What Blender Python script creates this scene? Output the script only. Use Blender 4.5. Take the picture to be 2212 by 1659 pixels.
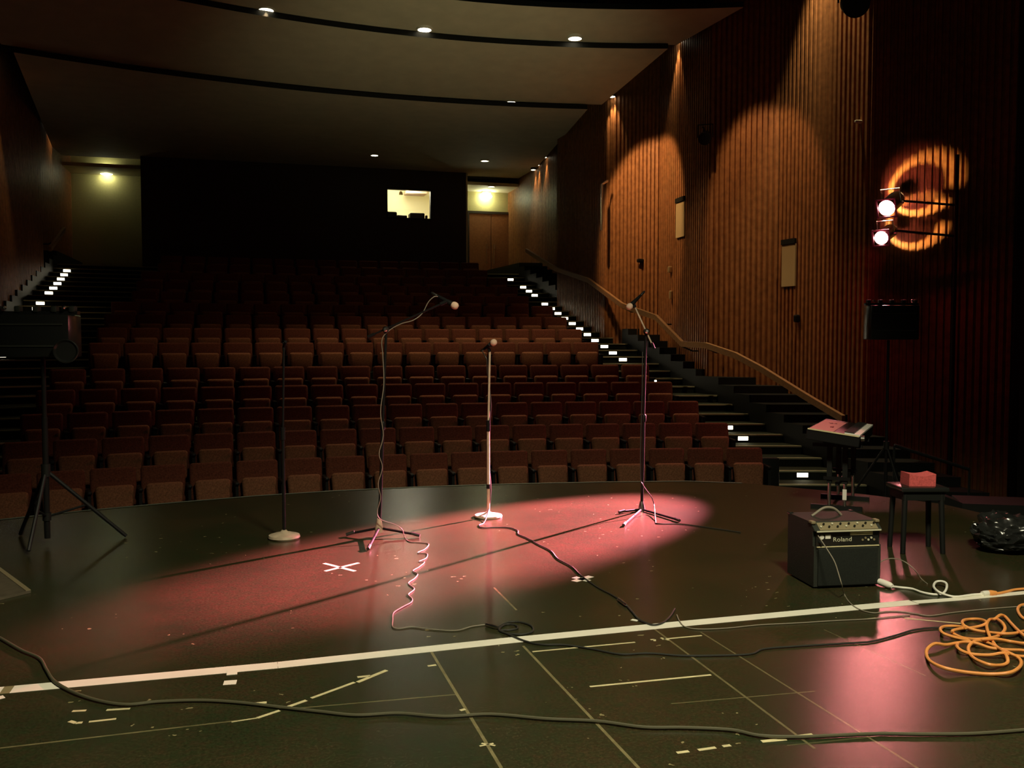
import bpy, bmesh, math, random
from mathutils import Vector, Matrix, noise, Euler

for o in list(bpy.data.objects): bpy.data.objects.remove(o)
SC = bpy.context.scene
COL = SC.collection
R = math.radians
rng = random.Random(7)

# ------------------------------------------------------------------ camera, world, exposure
YAW, PITCH, CAMH, FPX = R(16.0), math.atan(94.5 / 1980.0), 1.6, 1980.0
cam_d = bpy.data.cameras.new('camera'); cam = bpy.data.objects.new('camera', cam_d); COL.objects.link(cam)
cam_d.sensor_width = 36.0; cam_d.lens = FPX / 2212 * 36.0; cam_d.clip_start = 0.05; cam_d.clip_end = 200
cam.location = (0, 0, CAMH); cam.rotation_euler = (math.pi / 2 - PITCH, 0, -YAW)
SC.camera = cam
w = bpy.data.worlds.new('world'); SC.world = w; w.use_nodes = True
w.node_tree.nodes['Background'].inputs[0].default_value = (0.5, 0.62, 0.4, 1)
w.node_tree.nodes['Background'].inputs[1].default_value = 0.004
SC.view_settings.view_transform = 'Standard'; SC.view_settings.look = 'None'
SC.view_settings.gamma = 1.0; SC.view_settings.use_curve_mapping = False
SC.view_settings.exposure = 0.0
try:
    SC.cycles.use_denoising = True
    SC.cycles.sample_clamp_indirect = 4.0
    SC.cycles.max_bounces = 6
    SC.cycles.caustics_reflective = False; SC.cycles.caustics_refractive = False
except Exception:
    pass

# ------------------------------------------------------------------ placing helpers (pixel ray of the photograph -> a real place)
_f = Vector((math.sin(YAW) * math.cos(PITCH), math.cos(YAW) * math.cos(PITCH), -math.sin(PITCH)))
_r = Vector((math.cos(YAW), -math.sin(YAW), 0)); _u = _r.cross(_f)
EYE = Vector((0, 0, CAMH))
def ray(px, py): return _f * FPX + _r * (px - 1106) + _u * (829.5 - py)
def at(px, py, z=0.0):
    d = ray(px, py); return EYE + d * ((z - CAMH) / d.z)
def atd(px, py, dist):
    d = ray(px, py); k = dist / (d.x * math.sin(YAW) + d.y * math.cos(YAW)); return EYE + d * k
def onwall(px, py, a, b, off=0.0):
    n = Vector((-(b[1] - a[1]), b[0] - a[0], 0)).normalized()
    if n.dot(Vector((1.9 - a[0], a[1] - 6 - a[1], 0))) < 0: n = -n
    p0 = Vector((a[0], a[1], 0)) + n * off
    d = ray(px, py); return EYE + d * ((p0 - EYE).dot(n) / d.dot(n))
def UD(u, d, z=0.0): return Vector((u * math.cos(YAW) + d * math.sin(YAW), -u * math.sin(YAW) + d * math.cos(YAW), z))

# ------------------------------------------------------------------ lights
def spot(name, loc, aim, power, color, cone, blend=0.3, rad=0.05):
    l = bpy.data.lights.new(name, 'SPOT'); l.energy = power; l.color = color; l.spot_size = R(cone); l.spot_blend = blend; l.shadow_soft_size = rad
    o = bpy.data.objects.new(name, l); COL.objects.link(o); o.location = loc
    o.rotation_euler = (Vector(aim) - Vector(loc)).to_track_quat('-Z', 'Y').to_euler(); return o
def point(name, loc, power, color, rad=0.05):
    l = bpy.data.lights.new(name, 'POINT'); l.energy = power; l.color = color; l.shadow_soft_size = rad
    o = bpy.data.objects.new(name, l); COL.objects.link(o); o.location = loc; return o
WARM = (1.0, 0.72, 0.40)
# the white work light hanging over the stage
spot('stage_work_light', (2.1, 1.2, 5.9), (2.3, 2.6, 0), 1800, (1.0, 0.92, 0.62), 113, 0.5, 0.5)
# added unseen lamp that brightens the ceiling from the front of the house
spot('ceiling_fill', (4.2, 11.6, 2.2), (3.9, 17.6, 7.4), 300, (0.96, 0.94, 0.52), 66, 1.0, 0.4)
# downlights along the fluted wall
LAMP_R1, LAMP_R2 = atd(1918, 447, 14.05), atd(1906, 512, 13.95)
spot('aisle_downlight_near', (7.2, 14.5, 7.6), (9.1, 15.0, 4.5), 330, (1.0, 0.60, 0.28), 42, 0.35, 0.1)
spot('aisle_downlight_far', (6.4, 17.9, 6.95), (8.6, 18.8, 4.6), 620, (1.0, 0.62, 0.29), 52, 0.25, 0.1)
# the red stage lamps
AIM1, AIM2 = at(1160, 1143), at(1000, 1215)
spot('red_beam_one', LAMP_R1 + (AIM1 - LAMP_R1).normalized() * 0.16, AIM1, 165000, (1.0, 0.21, 0.34), 15.5, 0.75, 0.05)
spot('red_beam_two', LAMP_R2 + (AIM2 - LAMP_R2).normalized() * 0.16, AIM2, 12000, (1.0, 0.22, 0.22), 12, 0.9, 0.05)

# ------------------------------------------------------------------ materials
def mat(name, col, rough=0.6, metal=0.0, spec=0.5, emit=None, estr=0.0, var=0.0, vscale=20.0, bump=0.0):
    m = bpy.data.materials.new(name); m.use_nodes = True; nt = m.node_tree; b = nt.nodes['Principled BSDF']
    b.inputs['Base Color'].default_value = (*col, 1); b.inputs['Roughness'].default_value = rough
    b.inputs['Metallic'].default_value = metal; b.inputs['Specular IOR Level'].default_value = spec
    if emit: b.inputs['Emission Color'].default_value = (*emit, 1); b.inputs['Emission Strength'].default_value = estr
    if var or bump:
        tc = nt.nodes.new('ShaderNodeTexCoord'); n = nt.nodes.new('ShaderNodeTexNoise'); n.inputs['Scale'].default_value = vscale; n.inputs['Detail'].default_value = 4
        nt.links.new(tc.outputs['Object'], n.inputs['Vector'])
        if var:
            r = nt.nodes.new('ShaderNodeMapRange'); r.inputs[1].default_value = 0.3; r.inputs[2].default_value = 0.7
            r.inputs[3].default_value = 1 - var; r.inputs[4].default_value = 1 + var
            mx = nt.nodes.new('ShaderNodeVectorMath'); mx.operation = 'SCALE'; mx.inputs[0].default_value = col
            nt.links.new(n.outputs['Fac'], r.inputs[0]); nt.links.new(r.outputs[0], mx.inputs['Scale']); nt.links.new(mx.outputs[0], b.inputs['Base Color'])
        if bump:
            bp = nt.nodes.new('ShaderNodeBump'); bp.inputs['Strength'].default_value = bump; bp.inputs['Distance'].default_value = 0.01
            nt.links.new(n.outputs['Fac'], bp.inputs['Height']); nt.links.new(bp.outputs[0], b.inputs['Normal'])
    return m
M = dict(
    black=mat('black_paint', (0.007, 0.008, 0.007), 0.6, spec=0.25), blackmetal=mat('black_metal', (0.010, 0.010, 0.010), 0.42, 0.0, 0.12),
    drape=mat('black_drape', (0.008, 0.008, 0.009), 0.9, spec=0.1), chrome=mat('chrome', (0.75, 0.70, 0.66), 0.25, 1.0),
    beige=mat('beige_enamel', (0.55, 0.44, 0.32), 0.45, var=0.15), cream=mat('cream_paint', (0.62, 0.56, 0.42), 0.8, spec=0.2, var=0.06, vscale=3),
    wood=mat('fluted_wood', (0.30, 0.125, 0.045), 0.5, spec=0.3, var=0.25, vscale=9), darkwood=mat('dark_wood', (0.03, 0.017, 0.009), 0.6),
    rail=mat('handrail_oak', (0.36, 0.19, 0.08), 0.45, var=0.15), door=mat('door_wood', (0.30, 0.12, 0.05), 0.5, var=0.15),
    plaster=mat('olive_plaster', (0.42, 0.36, 0.16), 0.8, var=0.05), tan=mat('tan_board', (0.45, 0.33, 0.16), 0.7),
    tier=mat('dark_carpet', (0.018, 0.022, 0.014), 0.9, spec=0.1), nosing=mat('lit_nosing', (0.42, 0.40, 0.24), 0.6),
    maroon=mat('maroon_upholstery', (0.13, 0.042, 0.024), 0.95, spec=0.15, var=0.35, vscale=60), brown=mat('brown_upholstery', (0.22, 0.095, 0.05), 0.95, spec=0.15, var=0.35, vscale=60),
    tape=mat('white_tape', (0.82, 0.80, 0.70), 0.6, var=0.05, vscale=6), oldtape=mat('yellowed_tape', (0.62, 0.55, 0.32), 0.7, var=0.15), dirtytape=mat('stained_tape', (0.22, 0.19, 0.09), 0.8),
    cable=mat('black_rubber', (0.03, 0.03, 0.025), 0.45), greencable=mat('olive_rubber', (0.09, 0.085, 0.05), 0.5), greycable=mat('grey_rubber', (0.24, 0.21, 0.16), 0.5),
    whitecable=mat('white_cord', (0.85, 0.83, 0.76), 0.5), orange=mat('orange_cord', (0.85, 0.34, 0.09), 0.5),
    foam=mat('tan_foam', (0.72, 0.50, 0.38), 0.9, var=0.12, vscale=200), redpaper=mat('pink_paper', (0.90, 0.27, 0.27), 0.8), redink=mat('dark_red_print', (0.22, 0.01, 0.02), 0.8),
    white=mat('white_plastic', (0.85, 0.83, 0.76), 0.4), redcloth=mat('red_cloth', (0.62, 0.10, 0.10), 0.9, var=0.2, vscale=80),
    vinyl=mat('black_vinyl', (0.015, 0.016, 0.015), 0.22), grille=mat('black_grille_cloth', (0.006, 0.009, 0.006), 0.8, var=0.4, vscale=120),
    tolex=mat('black_tolex', (0.017, 0.021, 0.014), 0.6, bump=0.6, vscale=250), letter=mat('silver_letters', (0.62, 0.60, 0.45), 0.4), glow=mat('step_lamp_glow', (1, 1, 1), 0.5, emit=(1.0, 0.88, 0.60), estr=9.0),
    down=mat('downlight_glow', (1, 1, 1), 0.5, emit=(1.0, 0.86, 0.58), estr=7.0), globe=mat('alcove_lamp_glow', (1, 1, 1), 0.5, emit=(0.95, 1.0, 0.62), estr=30.0),
    lens=mat('red_lens_glow', (1, 0.2, 0.2), 0.4, emit=(1.0, 0.29, 0.28), estr=330.0), boothwall=mat('booth_cream_wall', (0.80, 0.74, 0.50), 0.8, spec=0.1),
    amber=mat('brass_fitting', (0.55, 0.42, 0.22), 0.35, 0.6), greenish=mat('grey_catwalk_paint', (0.10, 0.13, 0.10), 0.6), pale=mat('pale_fabric', (0.55, 0.52, 0.38), 0.8),
    plywood=mat('worn_board', (0.085, 0.07, 0.045), 0.6, var=0.2), edge=mat('light_board_edge', (0.22, 0.18, 0.10), 0.6),
)
def glass_mat():
    m = bpy.data.materials.new('window_glass'); m.use_nodes = True; nt = m.node_tree; out = nt.nodes['Material Output']
    nt.nodes.remove(nt.nodes['Principled BSDF'])
    t = nt.nodes.new('ShaderNodeBsdfTransparent'); g = nt.nodes.new('ShaderNodeBsdfGlossy'); g.inputs['Roughness'].default_value = 0.02
    mx = nt.nodes.new('ShaderNodeMixShader'); mx.inputs[0].default_value = 0.05
    nt.links.new(t.outputs[0], mx.inputs[1]); nt.links.new(g.outputs[0], mx.inputs[2]); nt.links.new(mx.outputs[0], out.inputs[0]); return m
M['glass'] = glass_mat()
def floor_mat(seams):
    m = bpy.data.materials.new('stage_floor_paint'); m.use_nodes = True; nt = m.node_tree; b = nt.nodes['Principled BSDF']; N = nt.nodes.new; L = nt.links.new
    tc = N('ShaderNodeTexCoord')
    def noise_tex(scale, detail=5, rough=0.6):
        n = N('ShaderNodeTexNoise'); n.inputs['Scale'].default_value = scale; n.inputs['Detail'].default_value = detail; n.inputs['Roughness'].default_value = rough
        L(tc.outputs['Object'], n.inputs['Vector']); return n
    def math_(op, a, bb=None):
        n = N('ShaderNodeMath'); n.operation = op
        for i, v in enumerate((a, bb)):
            if v is None: continue
            if isinstance(v, (int, float)): n.inputs[i].default_value = v
            else: L(v, n.inputs[i])
        return n.outputs[0]
    n1 = noise_tex(1.1); ramp = N('ShaderNodeValToRGB'); L(n1.outputs['Fac'], ramp.inputs[0])
    ramp.color_ramp.elements[0].position = 0.35; ramp.color_ramp.elements[0].color = (0.026, 0.031, 0.016, 1)
    ramp.color_ramp.elements[1].position = 0.65; ramp.color_ramp.elements[1].color = (0.047, 0.037, 0.020, 1)
    n2 = noise_tex(70, 8, 0.85)
    sc = N('ShaderNodeMapRange'); sc.inputs[1].default_value = 0.3; sc.inputs[2].default_value = 0.7; sc.inputs[3].default_value = 0.25; sc.inputs[4].default_value = 1.8; L(n2.outputs['Fac'], sc.inputs[0])
    n5 = noise_tex(24, 6, 0.8); tint = N('ShaderNodeValToRGB'); L(n5.outputs['Color'], tint.inputs[0])
    tint.color_ramp.elements[0].position = 0.38; tint.color_ramp.elements[0].color = (0.62, 0.95, 0.70, 1)
    tint.color_ramp.elements[1].position = 0.62; tint.color_ramp.elements[1].color = (1.05, 0.78, 0.72, 1)
    tm_ = N('ShaderNodeVectorMath'); tm_.operation = 'MULTIPLY'; L(ramp.outputs[0], tm_.inputs[0]); L(tint.outputs[0], tm_.inputs[1])
    vm = N('ShaderNodeVectorMath'); vm.operation = 'SCALE'; L(tm_.outputs[0], vm.inputs[0]); L(sc.outputs[0], vm.inputs['Scale'])
    # paint chips and scuffs
    vo = N('ShaderNodeTexVoronoi'); vo.inputs['Scale'].default_value = 11.0; vo.inputs['Randomness'].default_value = 1.0
    wob = N('ShaderNodeVectorMath'); wob.operation = 'MULTIPLY_ADD'; L(noise_tex(22, 2).outputs['Color'], wob.inputs[0]); wob.inputs[1].default_value = (.09, .05, 0); L(tc.outputs['Object'], wob.inputs[2]); L(wob.outputs[0], vo.inputs['Vector'])
    chip = math_('LESS_THAN', vo.outputs['Distance'], 0.085); n3 = noise_tex(0.9, 2); keep = math_('GREATER_THAN', n3.outputs['Fac'], 0.53)
    mask = math_('MULTIPLY', math_('MULTIPLY', chip, keep), 0.55)
    sep = N('ShaderNodeSeparateXYZ'); L(tc.outputs['Object'], sep.inputs[0])
    n4 = noise_tex(14, 3)
    for a, bb, half, st in seams:
        d = (bb - a); ln = d.length; d = d / ln; nrm = Vector((-d.y, d.x, 0))
        c = nrm.dot(a); t0 = d.dot(a)
        across = math_('ABSOLUTE', math_('SUBTRACT', math_('ADD', math_('MULTIPLY', sep.outputs[0], nrm.x), math_('MULTIPLY', sep.outputs[1], nrm.y)), c))
        along = math_('SUBTRACT', math_('ADD', math_('MULTIPLY', sep.outputs[0], d.x), math_('MULTIPLY', sep.outputs[1], d.y)), t0)
        k = math_('MULTIPLY', math_('LESS_THAN', across, half), math_('MULTIPLY', math_('GREATER_THAN', along, 0.0), math_('LESS_THAN', along, ln)))
        k = math_('MULTIPLY', k, math_('MULTIPLY', math_('ADD', n4.outputs['Fac'], 0.15), st))
        mask = math_('MAXIMUM', mask, k)
    mix = N('ShaderNodeMix'); mix.data_type = 'RGBA'; L(mask, mix.inputs[0]); L(vm.outputs[0], mix.inputs[6]); mix.inputs[7].default_value = (0.42, 0.36, 0.18, 1)
    L(mix.outputs[2], b.inputs['Base Color'])
    rr = N('ShaderNodeMapRange'); rr.inputs[3].default_value = 0.19; rr.inputs[4].default_value = 0.31; L(n2.outputs['Fac'], rr.inputs[0]); L(rr.outputs[0], b.inputs['Roughness'])
    b.inputs['Specular IOR Level'].default_value = 0.30
    bp = N('ShaderNodeBump'); bp.inputs['Strength'].default_value = 0.10; bp.inputs['Distance'].default_value = 0.004; L(n2.outputs['Fac'], bp.inputs['Height']); L(bp.outputs[0], b.inputs['Normal'])
    return m

# ------------------------------------------------------------------ mesh building
class MB:
    def __init__(s): s.v, s.f, s.m = [], [], []
    def add(s, vs, fs, mi=0):
        k = len(s.v); s.v += [Vector(p) for p in vs]; s.f += [tuple(i + k for i in f) for f in fs]; s.m += [mi] * len(fs); return s
    def box(s, c, size, rz=0.0, mi=0, mtx=None):
        hx, hy, hz = size[0] / 2, size[1] / 2, size[2] / 2
        vs = [Vector((x, y, z)) for z in (-hz, hz) for x, y in ((-hx, -hy), (hx, -hy), (hx, hy), (-hx, hy))]
        mt = mtx or (Matrix.Translation(Vector(c)) @ Matrix.Rotation(rz, 4, 'Z'))
        return s.add([mt @ p for p in vs], [(3, 2, 1, 0), (4, 5, 6, 7), (0, 1, 5, 4), (1, 2, 6, 5), (2, 3, 7, 6), (3, 0, 4, 7)], mi)
    def rbox(s, size, bev, mtx=None, seg=2, mi=0, taper=1.0):
        bm = bmesh.new(); bmesh.ops.create_cube(bm, size=1.0)
        for v in bm.verts:
            k = taper if v.co.z < 0 else 1.0
            v.co = Vector((v.co.x * size[0] * k, v.co.y * size[1], v.co.z * size[2]))
        bmesh.ops.bevel(bm, geom=bm.edges[:], offset=bev, segments=seg, profile=0.5, affect='EDGES')
        bm.verts.index_update(); mt = mtx or Matrix()
        s.add([mt @ v.co for v in bm.verts], [tuple(v.index for v in f.verts) for f in bm.faces], mi); bm.free(); return s
    def prism(s, poly, z0, z1, mi=0, mi_side=None):
        n = len(poly); ar = sum(poly[i][0] * poly[(i + 1) % n][1] - poly[(i + 1) % n][0] * poly[i][1] for i in range(n))
        if ar < 0: poly = poly[::-1]
        f0 = (lambda i: z0) if not callable(z0) else z0; f1 = (lambda p: z1)
        s.add([(p[0], p[1], z0) for p in poly] + [(p[0], p[1], z1) for p in poly], [tuple(range(n - 1, -1, -1)), tuple(range(n, 2 * n))], mi)
        k = len(s.v) - 2 * n
        for i in range(n):
            j = (i + 1) % n; s.f.append((k + i, k + j, k + n + j, k + n + i)); s.m.append(mi if mi_side is None else mi_side)
        return s
    def tube(s, pts, r, seg=8, smooth=0, mi=0, caps=True):
        P = [Vector(p) for p in pts]
        if smooth:
            Q = []
            for i in range(len(P) - 1):
                a, b, c, d = P[max(i - 1, 0)], P[i], P[i + 1], P[min(i + 2, len(P) - 1)]
                for k in range(smooth):
                    t = k / smooth
                    Q.append(0.5 * ((2 * b) + (c - a) * t + (2 * a - 5 * b + 4 * c - d) * t * t + (3 * b - a - 3 * c + d) * t ** 3))
            P = Q + [P[-1]]
        n = len(P); rad = r if isinstance(r, (list, tuple)) else None
        T = [(P[min(i + 1, n - 1)] - P[max(i - 1, 0)]).normalized() for i in range(n)]
        up = Vector((0, 0, 1)) if abs(T[0].z) < 0.9 else Vector((1, 0, 0)); a = T[0].cross(up).normalized(); vs = []
        for i in range(n):
            a = (a - T[i] * a.dot(T[i])).normalized(); b = T[i].cross(a)
            rr = r if rad is None else rad[min(int(i * len(rad) / n), len(rad) - 1)]
            vs += [P[i] + (a * math.cos(2 * math.pi * k / seg) + b * math.sin(2 * math.pi * k / seg)) * rr for k in range(seg)]
        fs = [(i * seg + k, i * seg + (k + 1) % seg, (i + 1) * seg + (k + 1) % seg, (i + 1) * seg + k) for i in range(n - 1) for k in range(seg)]
        if caps: fs += [tuple(range(seg - 1, -1, -1)), tuple(range((n - 1) * seg, n * seg))]
        return s.add(vs, fs, mi)
    def lathe(s, prof, base=(0, 0, 0), axis=(0, 0, 1), seg=24, mi=0, ring=False):
        ax = Vector(axis).normalized(); up = Vector((0, 0, 1)) if abs(ax.z) < 0.9 else Vector((1, 0, 0)); a = ax.cross(up).normalized(); b = ax.cross(a); B = Vector(base)
        vs = [B + ax * h + (a * math.cos(2 * math.pi * k / seg) + b * math.sin(2 * math.pi * k / seg)) * max(rr, 1e-4) for rr, h in prof for k in range(seg)]
        n = len(prof)
        fs = [(i * seg + k, i * seg + (k + 1) % seg, (i + 1) * seg + (k + 1) % seg, (i + 1) * seg + k) for i in range(n - 1) for k in range(seg)]
        if ring: fs += [((n - 1) * seg + k, (n - 1) * seg + (k + 1) % seg, (k + 1) % seg, k) for k in range(seg)]
        else: fs += [tuple(range(seg - 1, -1, -1)), tuple(range((n - 1) * seg, n * seg))]
        return s.add(vs, fs, mi)
    def ball(s, c, r, seg=16, sq=(1, 1, 1), mi=0):
        C = Vector(c); n = seg // 2; vs = [C + Vector((0, 0, -r * sq[2]))]; fs = []
        for i in range(1, n):
            t = math.pi * i / n
            vs += [C + Vector((r * sq[0] * math.sin(t) * math.cos(2 * math.pi * k / seg), r * sq[1] * math.sin(t) * math.sin(2 * math.pi * k / seg), -r * sq[2] * math.cos(t))) for k in range(seg)]
        vs.append(C + Vector((0, 0, r * sq[2])))
        for k in range(seg):
            fs.append((0, 1 + (k + 1) % seg, 1 + k))
            for i in range(n - 2):
                a = 1 + i * seg; fs.append((a + k, a + (k + 1) % seg, a + seg + (k + 1) % seg, a + seg + k))
            a = 1 + (n - 2) * seg; fs.append((a + k, a + (k + 1) % seg, len(vs) - 1))
        return s.add(vs, fs, mi)
XF = {}
def obj(name, mb, mats, parent=None, smooth=False, world=True, label=None):
    mats = mats if isinstance(mats, (list, tuple)) else [mats]
    me = bpy.data.meshes.new(name); inv = None
    if parent is not None and world and parent.name in XF: inv = XF[parent.name].inverted()
    me.from_pydata([(inv @ p if inv else p) for p in mb.v], [], mb.f)
    for x in mats: me.materials.append(M[x] if isinstance(x, str) else x)
    me.polygons.foreach_set('material_index', mb.m)
    bm = bmesh.new(); bm.from_mesh(me); bmesh.ops.recalc_face_normals(bm, faces=bm.faces); bm.to_mesh(me); bm.free()
    if smooth:
        me.polygons.foreach_set('use_smooth', [True] * len(me.polygons)); me.set_sharp_from_angle(angle=R(38))
    me.update(); o = bpy.data.objects.new(name, me); COL.objects.link(o)
    if parent is not None:
        o.parent = parent
        if parent.name in XF: XF[o.name] = XF[parent.name]
    if label: o['label'] = label
    return o
def thing(name, label, cat, loc=(0, 0, 0), rz=0.0, group=None):
    o = bpy.data.objects.new(name, None); COL.objects.link(o); o.location = loc; o.rotation_euler = (0, 0, rz); o.empty_display_size = 0.1
    XF[o.name] = Matrix.Translation(Vector(loc)) @ Matrix.Rotation(rz, 4, 'Z')
    tag(o, label, cat, group); return o
def tag(o, label, cat, group=None):
    o['label'] = label; o['category'] = cat
    if group: o['group'] = group
    return o
def struct(name, mb, mats, parent=None, smooth=False):
    o = obj(name, mb, mats, parent, smooth)
    if parent is None: o['kind'] = 'structure'
    return o
ORD = 'zeroth first second third fourth fifth sixth seventh eighth ninth tenth eleventh twelfth thirteenth fourteenth fifteenth sixteenth seventeenth eighteenth nineteenth'.split()

# ------------------------------------------------------------------ layout of the house
X0, YC = 2.05, -6.9
ROW_Y = [12.1 + 0.95 * i for i in range(5)] + [17.65 + 0.95 * j for j in range(9)]
ROW_Z = [-0.8 + 0.272 * i for i in range(5)] + [0.69 + 0.277 * j for j in range(9)]
def arcY(yap, x, xc=X0): rr = yap - YC; return YC + math.sqrt(rr * rr - (x - xc) ** 2)
def xe(y): return 7.3 - (y - 12) * 0.080          # seat-side edge of the long-handrail aisle
def xs(y): return 8.75 - (y - 12) * 0.058         # wall-side edge of its treads
def mirror(x): return 4.1 - x
WALL = [(11.38, 11.51), (9.71, 12.82), (9.44, 14.98), (8.64, 16.14), (8.82, 18.8), (8.05, 20.06), (7.93, 23.2), (8.6, 23.4), (8.6, 30.7)]
WALL_L = [(3.6 - x, y) for x, y in WALL[:4]] + [(-5.5, 18.8), (-4.9, 20.06), (-4.85, 24.9), (-5.2, 25.0), (-5.1, 30.7)]

# stage floor
_ep = [(-700, 1262), (-420, 1195), (-180, 1150), (0, 1122), (190, 1102), (380, 1085), (550, 1071), (720, 1060), (910, 1051), (1100, 1045), (1290, 1041), (1480, 1039), (1600, 1043), (1700, 1052), (1860, 1067), (2032, 1088), (2120, 1108), (2212, 1129)]
edge = [at(*q) for q in _ep]
rim = [Vector((-8.2, edge[0].y - 1.6, 0))] + edge + [Vector((6.75, 5.2, 0)), Vector((8.5, 3.5, 0))]
LINES = [((930, 1405), (1083, 1659), .007, .62), ((1130, 1395), (1380, 1659), .007, .62), ((1402, 1350), (1760, 1617), .006, .45), ((1513, 1365), (1990, 1664), .005, .42),
         ((0, 1616), (560, 1551), .006, .5), ((640, 1530), (985, 1500), .005, .4), ((1067, 1269), (1116, 1318), .006, .45), ((1700, 1610), (1900, 1590), .004, .25),
         ((1450, 1520), (1760, 1493), .004, .4), ((1780, 1360), (2000, 1460), .004, .25)]
FM = floor_mat([(at(*a), at(*b), h, s) for a, b, h, s in LINES])
b = MB().prism([(p.x, p.y) for p in rim] + [(8.5, -4), (-8.2, -4)], -0.9, 0.0)
struct('floor', b, FM)
# narrow metal lip along the curved stage edge
inn = [Vector((p.x, p.y - 0.05, 0)) for p in edge[:13]]
b = MB()
pts = edge[:13]
for i in range(len(pts) - 1): b.add([(pts[i].x, pts[i].y, 0.004), (pts[i + 1].x, pts[i + 1].y, 0.004), (inn[i + 1].x, inn[i + 1].y, 0.004), (inn[i].x, inn[i].y, 0.004)], [(0, 1, 2, 3)])
struct('trim_1', b, 'greenish')
b = MB().box((1.9, 12.6, -0.95), (26, 12, 0.1)); struct('floor', b, 'tier')
# seating tiers
b = MB()
def ring(b, y0, y1, xa0, xa1, xb0, xb1, z0, z1, n=14, mi=0, mi_side=None):
    poly = [(xa0 + (xb0 - xa0) * i / n, arcY(y0, xa0 + (xb0 - xa0) * i / n)) for i in range(n + 1)] + [(xb1 + (xa1 - xb1) * i / n, arcY(y1, xb1 + (xa1 - xb1) * i / n)) for i in range(n + 1)]
    b.prism(poly, z0, z1, mi, mi_side)
TIER_FRONT = [y - 0.42 for y in ROW_Y]
for i, (y, z) in enumerate(zip(ROW_Y, ROW_Z)):
    y0 = TIER_FRONT[i]; y1 = TIER_FRONT[i + 1] if i < 13 else 28.7
    ring(b, y0, y1, mirror(xe(y0)), mirror(xe(y1)), xe(y0), xe(y1), -0.9, z)
struct('floor', b, 'tier')
# the two stepped aisles: list of (front y, z)
STEPS = []
for i in range(5): STEPS += [(TIER_FRONT[i], ROW_Z[i]), (TIER_FRONT[i] + 0.475, ROW_Z[i] + 0.136)]
STEPS += [(16.45, 0.56)]
for i in range(5, 14): STEPS += [(TIER_FRONT[i], ROW_Z[i]), (TIER_FRONT[i] + 0.475, ROW_Z[i] + 0.139)]
STEPS += [(TIER_FRONT[13] + .95 + .475 * k, ROW_Z[13] + .277 + .139 * k) for k in range(4)]
for side in (0, 1):
    fx = (lambda x: x) if side == 0 else mirror
    b, k = MB(), MB()
    for i, (y, z) in enumerate(STEPS):
        y1 = STEPS[i + 1][0] if i + 1 < len(STEPS) else 31.0
        xq = xs if side == 0 else (lambda q: 8.9)
        ring(b, y, y1, fx(xe(y)), fx(xe(y1)), fx(xq(y)), fx(xq(y1)), -0.9, z, 3)
        ring(b, y - 0.012, y + 0.03, fx(xe(y)), fx(xe(y)), fx(xq(y)), fx(xq(y)), z - 0.02, z + 0.004, 3, 1)  # nosing strip made paler to paint in the gleam of the step lights
        ring(k, y - 0.02, y1 - 0.02, fx(xq(y) + 0.005), fx(xq(y1) + 0.005), fx(9.6), fx(9.6), -0.9, z + 0.34, 2)
    s = struct('stairs_right' if side == 0 else 'stairs_left', b, ['tier', 'nosing']); s['kind'] = 'structure'
    struct('baseboard_right' if side == 0 else 'baseboard_left', k, 'black')
# fluted side walls
def fluted(pts, fx, z0, z1, pitch=0.105, dep=0.035):
    b = MB(); prof = []
    for a, c in zip(pts[:-1], pts[1:]):
        a, c = Vector((fx(a[0]), a[1], 0)), Vector((fx(c[0]), c[1], 0)); d = c - a; ln = d.length; d.normalize()
        n = Vector((-d.y, d.x, 0)); n = n if n.dot(Vector((1.9, a.y - 6, 0)) - a) > 0 else -n
        k = max(1, round(ln / pitch)); q = ln / k
        for i in range(k):
            s = a + d * (i * q)
            prof += [s, s + d * q * 0.36, s + d * q * 0.44 + n * dep, s + d * q * 0.92 + n * dep]
        prof.append(c)
    n = len(prof)
    b.add([(p.x, p.y, z0) for p in prof] + [(p.x, p.y, z1) for p in prof], [(i, i + 1, n + i + 1, n + i) for i in range(n - 1)])
    return b
struct('wall_right', fluted(WALL, lambda x: x, -0.9, 9.6), 'wood')
struct('wall_left', fluted(WALL_L, lambda x: x, -0.9, 9.6), 'wood')
# back wall with the control booth
WX0, WX1, WZ0, WZ1 = onwall(835, 440, (0, 28.6), (8, 28.6)).x, onwall(932, 440, (0, 28.6), (8, 28.6)).x, onwall(883, 473, (0, 28.6), (8, 28.6)).z, onwall(883, 408, (0, 28.6), (8, 28.6)).z
BX0, BX1 = onwall(305, 440, (0, 28.6), (8, 28.6)).x, onwall(1007, 480, (0, 28.6), (8, 28.6)).x
b = MB()
def xbox(b, x0, x1, y0, y1, z0, z1, mi=0): b.box(((x0 + x1) / 2, (y0 + y1) / 2, (z0 + z1) / 2), (x1 - x0, y1 - y0, z1 - z0), 0, mi)
xbox(b, BX0, WX0, 28.6, 28.75, -0.9, 7.2); xbox(b, WX1, BX1, 28.6, 28.75, -0.9, 7.2)
xbox(b, WX0, WX1, 28.6, 28.75, -0.9, WZ0); xbox(b, WX0, WX1, 28.6, 28.75, WZ1, 7.2)
xbox(b, BX0, BX0 + 0.12, 28.75, 30.4, -0.9, 7.2); xbox(b, BX1 - 0.12, BX1, 28.75, 30.4, -0.9, 7.2)
struct('wall_back', b, 'darkwood')
b = MB(); xbox(b, -6, BX0 + 0.12, 30.4, 30.55, -0.9, 7.2); xbox(b, BX1 - 0.12, 9.4, 30.4, 30.55, -0.9, 7.2); struct('wall_back_alcoves', b, 'plaster')['kind'] = 'structure'
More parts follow.
